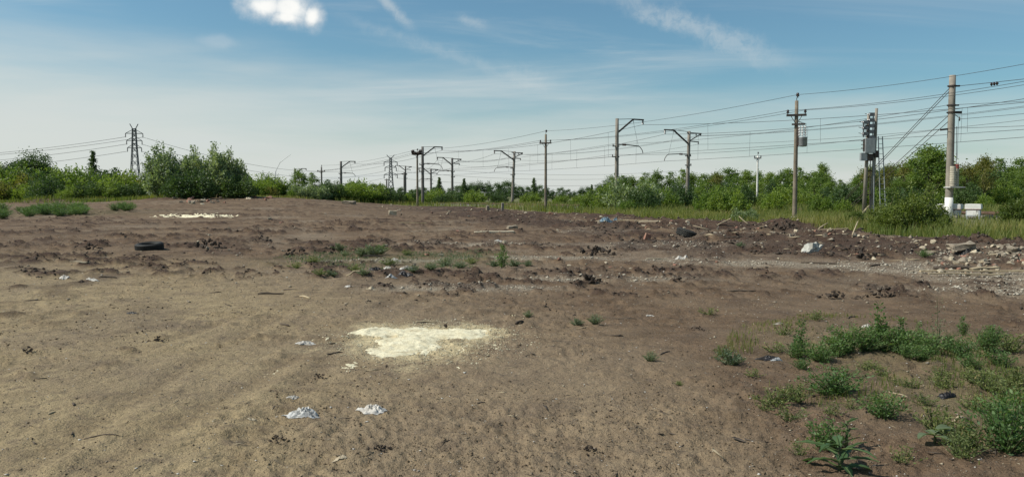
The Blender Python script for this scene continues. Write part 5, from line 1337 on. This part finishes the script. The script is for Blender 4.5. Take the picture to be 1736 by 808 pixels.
stick('pale upright stub in the grass right of the transformer pole', 1450, 402, 14, 1.4, 0.5, 'palestick', 0.0, 'branch', 0, 1.8)
plank('long bare plank in front of the right-hand rubble heap', 1650, 466, 2.0, 0.11, 0.03, R(-9), 0.02, lift=0.05)
plank('second bare plank lying under the long one', 1640, 468, 1.5, 0.08, 0.025, R(-3), 0.0, lift=0.01)
plank('short board end in the rubble heap', 1672, 462, 0.7, 0.12, 0.03, R(12), 0.05, lift=0.06)
stick('dark rotten log behind the long plank', 1632, 458, 92, 4.2, -0.06, 'stick', 0.03, 'log')
plank('pale concrete slab lying flat in the middle of the lot', 838, 396, 1.75, 0.65, 0.07, R(6), 0.02, 'pale', 0.02, 'concrete_slab', 'slab')
plank('narrow board behind the concrete slab', 700, 379, 1.6, 0.2, 0.05, R(-5), 0.0, 'plank', 0.0)
plank('dark board lying in the overgrown patch', 632, 437, 0.5, 0.12, 0.04, R(2), 0.0, 'stick', 0.02)
plank('pale thin lath before the churned strip', 1115, 440, 0.55, 0.06, 0.02, R(2), 0.0, 'pale')
plank('long pale board at the edge of the churned soil', 1072, 377, 1.7, 0.14, 0.04, R(-28), 0.03, 'plank', 0.05)
plank('short pale board near the blue rubbish', 1100, 381, 1.1, 0.16, 0.05, R(-35), 0.05, 'pale', 0.1)
plank('leaning board at the left of the transformer pole', 1228, 384, 0.8, 0.09, 0.03, R(10), 0.45, 'plank', 0.14)
plank('pale board at the foot of the transformer pole', 1412, 393, 1.1, 0.10, 0.03, R(-20), 0.08, 'plank', 0.06)
plank('thin pale board near the old tyre', 133, 447, 0.5, 0.07, 0.02, R(-15), 0.0, 'pale')

# blocks and stones that stand out
def block(name, label, px, py, size, key, cat, rz=0.3, tilt=(0.05, 0.08), bev=0.04, sink=0.03, rag=0.02, seed=1):
    p = at(px, py); bm = bmesh.new(); bmesh.ops.create_cube(bm, size=1.0)
    bmesh.ops.scale(bm, vec=size, verts=bm.verts); bmesh.ops.subdivide_edges(bm, edges=bm.edges, cuts=2, use_grid_fill=True)
    rs = random.Random(seed)
    for v in bm.verts: v.co += Vector((rs.uniform(-rag, rag), rs.uniform(-rag, rag), rs.uniform(-rag, rag)))
    bmesh.ops.bevel(bm, geom=[e for e in bm.edges if e.calc_face_angle(0) > 0.8], offset=bev * min(size), segments=1, affect='EDGES')
    me = bpy.data.meshes.new(name); bm.to_mesh(me); bm.free(); me.materials.append(M[key])
    o = link(name, me, None, (p.x, p.y, p.z + size[2] / 2 - sink)); o.rotation_euler = (tilt[0], tilt[1], rz); return tag(o, label, cat)
block('masonry_block', 'pale square masonry block alone on the brown soil', 666, 364, (0.62, 0.5, 0.36), 'pale', 'block', 0.2)
block('concrete_slab', 'thick pale slab on top of the right-hand rubble heap', 1632, 428, (0.62, 0.40, 0.15), 'chunk', 'slab', -0.05, (0.1, -0.06), 0.2, -0.08, 0.04)
block('masonry_block', 'squared pale block at the right end of the rubble heap', 1718, 430, (0.30, 0.26, 0.2), 'chunk', 'block', 0.5, (0.1, 0.1), 0.2, 0.02, 0.03, 3)
block('post_stub', 'short concrete stub standing in the grass by the lot edge', 852, 357, (0.26, 0.26, 0.85), 'concrete', 'stub', 0.1, (0.03, 0.05), 0.08, 0.1, 0.015, 4)
block('post_stub', 'broken short stub left of the taller one', 827, 356, (0.34, 0.30, 0.55), 'chunk', 'stub', 0.4, (0.06, -0.08), 0.08, 0.1, 0.02, 5)
block('brick_piece', 'orange brick piece behind the dark lump', 1098, 406, (0.2, 0.12, 0.22), 'brick', 'brick', 0.2, (0, 0.3), 0.05, 0.02, 0.01, 6)
block('masonry_block', 'long pale block in the heap before the willows', 372, 334, (1.3, 0.7, 0.4), 'pale', 'block', -0.2, (0.05, 0.15), 0.06, 0.0, 0.04, 7)
block('masonry_block', 'grey slab tilted at the lot edge behind the pale block', 592, 346, (1.4, 0.8, 0.3), 'chunk', 'block', -0.2, (0.05, 0.05), 0.06, 0.0, 0.04, 8)
block('concrete_slab', 'small slab left behind the flat concrete slab', 868, 388, (0.5, 0.35, 0.18), 'chunk', 'slab', 0.3, (0.08, -0.1), 0.06, 0.02, 0.03, 9)
M['whitestone'] = mat('white_stone', (0.52, 0.51, 0.45), (0.36, 0.35, 0.29), 5, 0.9, 0.5, 25, stain=(0.30, 0.27, 0.20))
block('pale_boulder', 'pale tilted boulder on the dark soil right of the transformer pole', 1374, 429, (0.46, 0.36, 0.27), 'whitestone', 'boulder', 0.3, (0.1, -0.35), 0.3, 0.04, 0.045, 12)
# dark round stone on the sawdust
p = at(755, 560); chunk('stone', 'dark round stone lying on the sawdust pile', 'stone', p + Vector((0, 0, 0.03)), 0.085, 'clod', None, 0.1)
p = at(1020, 790); 

def crumple(name, label, cat, px, py, wpx, hpx, key, seed, flatk=0.35, dep=1.0):
    """crumpled sheet: folded, closed and with thickness"""
    p = at(px, py); s = p.y / FPX; w = wpx * s; h = max(hpx * s * 0.62, 0.010)
    na, nr = 44, 15
    tt = np.linspace(0, 2 * math.pi, na, endpoint=False); qq = np.linspace(0.04, 1, nr)
    TT, QQ = np.meshgrid(tt, qq); TT, QQ = TT.ravel(), QQ.ravel()
    outl = 0.25 + 1.35 * fbm(np.cos(TT) * 2.4 + seed * 3.1, np.sin(TT) * 2.4, 4, seed, 0.65)
    u, v = np.cos(TT) * QQ * outl, np.sin(TT) * QQ * outl
    rdg = 1 - np.abs(2 * fbm(u * 4.2 + seed, v * 4.2, 4, seed + 9, 0.62) - 1) * 2.6
    fine = fbm(u * 7 + seed, v * 7, 2, seed + 19)
    e = np.clip(1 - QQ ** 1.7, 0, 1)
    sk = np.random.RandomState(seed).uniform(-0.5, 0.5)
    X, Y = (u + 0.25 * v * sk) * w / 2, (v + sk * u * 0.5) * w / 2 * dep * 0.75
    Z = 0.003 + h * (np.clip(rdg, 0, 1) * (0.25 + 0.75 * e) * (1 - flatk * 0.4) + 0.30 * fine * (0.3 + e)) * sst(1.02 - QQ, 0, 0.25)
    V = np.stack([X, Y, Z + terrain(X + p.x, Y + p.y) - p.z], 1)
    ii = np.arange(nr - 1)[:, None] * na; jj = np.arange(na)[None, :]; j2 = (jj + 1) % na
    F = np.stack([ii + jj, ii + j2, ii + na + j2, ii + na + jj], -1).reshape(-1, 4)[:, ::-1]
    me = np_mesh(name, np.array(V), np.array(F), M[key]); o = link(name, me, None, p)
    md = o.modifiers.new('thickness', 'SOLIDIFY'); md.thickness = 0.002 * max(1, p.y / 10)
    return tag(o, label, cat)
for a in (('plastic_bag', 'white plastic bag with dark side lying right of the ruts', 'bag', 512, 711, 66, 19, 'bag', 1, 0.3, 0.6), ('crumpled_paper', 'crumpled greyish paper right of the white bag', 'paper', 628, 702, 46, 18, 'paper', 2, 0.6, 0.8), ('paper_scrap', 'small white scrap above the white bag', 'paper', 493, 680, 22, 7, 'paper', 3, 0.5, 0.6),
          ('paper_scrap', 'white paper scrap left of the sawdust pile', 'paper', 516, 585, 30, 9, 'paper', 4, 0.5, 0.7), ('rag', 'white rag in the overgrown patch', 'rag', 668, 443, 20, 8, 'paper', 5, 0.5, 0.8), ('rag', 'long white rag left of the dark sack', 'rag', 688, 459, 30, 8, 'paper', 6, 0.4, 0.6),
          ('rag', 'short white rag above the long one', 'rag', 657, 455, 18, 6, 'paper', 7, 0.5, 0.6), ('dark_sack', 'dark sack lying left of the white rags', 'sack', 636, 458, 22, 9, 'black', 8, 0.4, 0.8), ('dark_sack', 'grey and black sack right below the white rags', 'sack', 686, 470, 28, 12, 'black', 9, 0.4, 0.6),
          ('sack', 'grey sheet left of the grey and black sack', 'sheet', 662, 472, 24, 6, 'bag', 10, 0.4, 0.6), ('paper_scrap', 'white scrap left in the tan soil before the tyre', 'paper', 106, 474, 22, 8, 'paper', 11, 0.5, 0.7), ('paper_scrap', 'flat pale scrap right of the white scrap before the tyre', 'paper', 152, 476, 30, 5, 'paper', 12, 0.3, 0.6),
          ('plastic_sheet', 'black plastic piece at the left end of the weed row', 'plastic', 1305, 614, 46, 9, 'black', 14, 0.5, 0.7), ('plastic_sheet', 'black crumpled plastic among the weed clumps', 'plastic', 1616, 678, 34, 17, 'black', 15, 0.4, 0.8),
          ('blue_sheet', 'blue-grey rubbish sheet at the churned edge', 'sheet', 1027, 375, 24, 12, 'blue', 16, 0.4, 0.8), ('blue_sheet', 'small blue rubbish right of the larger blue sheet', 'sheet', 1043, 374, 10, 9, 'blue', 17, 0.5, 0.8), ('paper_scrap', 'white scrap right behind the two weed tufts', 'paper', 1104, 538, 16, 4, 'paper', 18, 0.5, 0.7),
          ('paper_scrap', 'small pale scrap behind the trail of clods', 'paper', 590, 488, 16, 5, 'paper', 19, 0.5, 0.7), ('paper_scrap', 'yellowish flat scrap behind the sawdust', 'paper', 628, 491, 18, 4, 'pale', 20, 0.5, 0.7), ('plastic_sheet', 'dark flat piece on the tan soil left', 'plastic', 220, 533, 22, 5, 'black', 21, 0.4, 0.8),
          ('plastic_sheet', 'black flap before the rubble heap slab', 'plastic', 1640, 433, 22, 12, 'black', 22, 0.4, 0.6), ('paper_scrap', 'white scrap at the wayside right of the sunken tyre', 'paper', 1155, 440, 22, 4, 'paper', 23, 0.4, 0.6), ('paper_scrap', 'pale scrap right of the lone upright weed', 'paper', 1122, 462, 14, 3, 'paper', 24, 0.4, 0.6),
          ('paper_scrap', 'pale flattened scrap beyond the weed row', 'paper', 1475, 555, 18, 8, 'paper', 25, 0.4, 0.7), ('paper_scrap', 'white scrap behind the left end of the weed row', 'paper', 1322, 551, 16, 5, 'paper', 26, 0.4, 0.7), ('paper_scrap', 'white scrap on bare soil in front of the sawdust', 'paper', 420, 718, 18, 5, 'pale', 27, 0.4, 0.7),
          ('paper_scrap', 'pale scrap at the clods below the white bag', 'paper', 570, 786, 26, 5, 'pale', 28, 0.4, 0.7), ('grey_sheet', 'grey-green sheet on the black plastic at the weed row', 'sheet', 1322, 613, 26, 7, 'galv', 29, 0.4, 0.7), ('paper_scrap', 'white scrap in front of the flat concrete slab', 'paper', 845, 410, 14, 5, 'paper', 30, 0.5, 0.7)):
    crumple(*a)

# sawdust piles: low mounds whose rim dips under the soil
def sawdust_pile(label, cx, cy, lobes, h, seed, res=110):
    xs = np.linspace(-1.6, 1.6, res); rx = max(l[2] + abs(l[0]) for l in lobes); ry = max(l[3] + abs(l[1]) for l in lobes)
    X, Y = np.meshgrid(xs * rx, xs * ry); X = X.ravel(); Y = Y.ravel()
    n = fbm((X + cx) * 2.6 / rx, (Y + cy) * 2.2 / ry, 5, seed, 0.6); f = fbm((X + cx) * 30, (Y + cy) * 30, 3, seed + 3, 0.6)
    q = np.zeros(X.shape)
    for (lx, ly, a, b) in lobes: q = np.maximum(q, 1 - ((X - lx) / a) ** 2 - ((Y - ly) / b) ** 2)
    z = h * (sst(q + (n - 0.5) * 1.3, 0.05, 1.1)) - 0.014 + (f - 0.5) * 0.026 * (0.5 + 0.8 * n)
    Z = terrain(X + cx, Y + cy); zc = gh(cx, cy)
    i = np.arange(res - 1)[:, None] * res; j = np.arange(res - 1)[None, :]
    F = np.stack([i + j, i + j + 1, i + res + j + 1, i + res + j], -1).reshape(-1, 4)
    keep = (z[F].max(1) > -0.014); F = F[keep]
    me = np_mesh('sawdust_pile', np.stack([X, Y, Z + z - zc], 1), F, M['sawdust'], True)
    tag(link('sawdust_pile', me, None, (cx, cy, zc)), label, 'sawdust')
sawdust_pile('large flat pile of pale yellow sawdust on the bare soil', -1.05, 9.1, [(-0.12, -0.35, 0.50, 0.95), (0.38, 0.42, 0.55, 0.42), (-0.35, 0.45, 0.62, 0.45)], 0.045, 501, 150)
sawdust_pile('small far spill of pale sawdust before the willow rubble', *at(332, 367).xy, [(0, 0, 1.5, 1.0), (0.9, -0.4, 0.9, 0.5)], 0.06, 502, 60)

# loose stuff: pebbles, white chips, crumbs of soil
def crumbs(name, label, n, sampler, size, key, seed, flat=0.6, long=(0.8, 1.7)):
    rs = np.random.RandomState(seed); x, y = sampler(n, rs); n = len(x); z = terrain(x, y)
    base = np.array([(1, 0, 0), (-0.5, 0.87, 0), (-0.5, -0.87, 0), (0.1, 0.1, 1), (0.0, 0.0, -0.6)]) * 0.5
    s = size * np.exp(rs.normal(0, 0.45, n)) ; s = np.minimum(s, size * 2.6)
    if True: s = s * np.clip(np.hypot(x, y) / 9.0, 0.8, 4.0) ** 0.45
    a = rs.uniform(0, 6.28, n); c_, s_ = np.cos(a), np.sin(a)
    J = base[None] * (1 + rs.uniform(-0.45, 0.45, (n, 5, 3))) * s[:, None, None]
    J[:, :, 2] *= flat; J[:, :, 0] *= rs.uniform(*long, n)[:, None]
    Xr = J[:, :, 0] * c_[:, None] - J[:, :, 1] * s_[:, None]; Yr = J[:, :, 0] * s_[:, None] + J[:, :, 1] * c_[:, None]
    V = np.stack([Xr + x[:, None], Yr + y[:, None], J[:, :, 2] + z[:, None] + 0.12 * s[:, None]], -1).reshape(-1, 3)
    o = np.arange(n)[:, None, None] * 5
    F = (o + np.array([[0, 1, 3], [1, 2, 3], [2, 0, 3], [1, 0, 4], [2, 1, 4], [0, 2, 4]])[None]).reshape(-1, 3)
    ob = link(name, np_mesh(name, V, F, M[key])); tag(ob, label, cat='debris', kind='stuff')
def view_sampler(ymin, ymax, power=1.0, amax=0.75, mask=None):
    def f(n, rs):
        u = rs.uniform(0, 1, n * 3); y = ymin * (ymax / ymin) ** (u ** power); a = rs.uniform(-amax, amax, n * 3); x = a * y
        k = edge_dist(x, y) > 0.3
        if mask is not None: k &= mask(x, y, rs.uniform(0, 1, n * 3))
        return x[k][:n], y[k][:n]
    return f
def patchmask(lst):
    def f(x, y, u):
        m = np.zeros(x.shape)
        for (a, b, c, d) in lst: m = np.maximum(m, 1.2 - ((x - a) / c) ** 2 - ((y - b) / d) ** 2)
        return u < m
    return f
crumbs('white_chips', 'small white plaster and paper chips strewn over the soil', 1900, view_sampler(3.4, 60, 0.9), 0.0145, 'paper', 601, 0.35)
crumbs('white_chips', 'white chips lying thick around the weed clumps', 1300, view_sampler(3.6, 14, 1.0, 0.75, lambda x, y, u: (x > 0.0) & (u < 0.2 + 0.5 * (x > 2))), 0.014, 'pale', 602, 0.4)
crumbs('pebbles', 'fine pebbles and crumbs of soil all over the lot', 26000, view_sampler(3.2, 40), 0.008, 'chunk', 603)
crumbs('soil_crumbs', 'dark crumbs of soil all over the lot', 22000, view_sampler(3.2, 45, 1.0, 0.75, lambda x, y, u: u < 0.10 + sst(fbm(x * 0.6, y * 0.5, 3, 71), 0.46, 0.68)), 0.011, 'crumb', 604, 0.8)
crumbs('soil_crumbs', 'darker crumbs of turned soil in loose trails', 2600, view_sampler(3.4, 16, 1.0, 0.75, lambda x, y, u: u < sst(fbm(x * 0.9, y * 0.5, 3, 73), 0.60, 0.72)), 0.013, 'clod', 608, 0.8)
crumbs('gravel', 'pale gravel and mortar bits in patches', 12000, view_sampler(11, 48, 1.0, 0.72, patchmask(GRAV)), 0.026, 'gravelstone', 605)
crumbs('soil_lumps', 'dark lumps of turned soil along the churned strip', 6000, view_sampler(22, 80, 1.0, 0.7, lambda x, y, u: (edge_dist(x, y) < 11) & (x / y > -0.15) & (u < sst(fbm(x * 0.5, y * 0.4, 3, 131), 0.4, 0.6))), 0.05, 'clod', 606, 0.7)
crumbs('rubble_bits', 'broken bits of concrete and brick along the lot edge', 1700, view_sampler(16, 80, 1.0, 0.75, lambda x, y, u: (edge_dist(x, y) < 4.5) & (x / y > -0.25) & (u < 0.7)), 0.055, 'chunk', 607, 0.7)

crumbs('sawdust_flecks', 'pale flecks of sawdust scattered around the large pile', 5200, lambda n, rs: (lambda a, q: (-0.95 + np.cos(a) * q * 0.95, 9.15 + np.sin(a) * q * 1.15))(rs.uniform(0, 6.283, n), np.abs(rs.normal(0.80, 0.28, n))), 0.012, 'sawdust', 609, 0.4)
crumbs('soil_lumps', 'dark lumps of turned soil in bands across the middle of the lot', 14000, view_sampler(11, 60, 1.0, 0.72, lambda x, y, u: (u < sst(fbm(x * 2.6, y * 1.6, 4, 55, 0.66), 0.52, 0.72) * sst(fbm(x * 0.22, y * 0.42, 3, 57), 0.45, 0.58))), 0.032, 'clod', 610, 0.7)
crumbs('rubble_bits', 'small pale bits of rubble strewn over the middle of the lot', 1500, view_sampler(12, 70, 1.0, 0.72), 0.024, 'chunk', 611, 0.6)

crumbs('wood_splinters', 'pale splinters and roots strewn through the churned strip', 900, view_sampler(18, 75, 1.0, 0.72, lambda x, y, u: (edge_dist(x, y) < 9) & (x / y > -0.2) & (u < 0.7)), 0.035, 'palestick', 612, 0.5, (3.0, 9.0))
crumbs('wood_splinters', 'thin dark and pale twigs littering the open lot', 420, view_sampler(4.5, 40, 1.0, 0.72), 0.014, 'stick', 613, 0.5, (4.0, 12.0))
crumbs('straw_bits', 'short pale straws littering the open lot', 500, view_sampler(4.5, 45, 1.0, 0.72), 0.010, 'palestick', 614, 0.4, (4.0, 12.0))
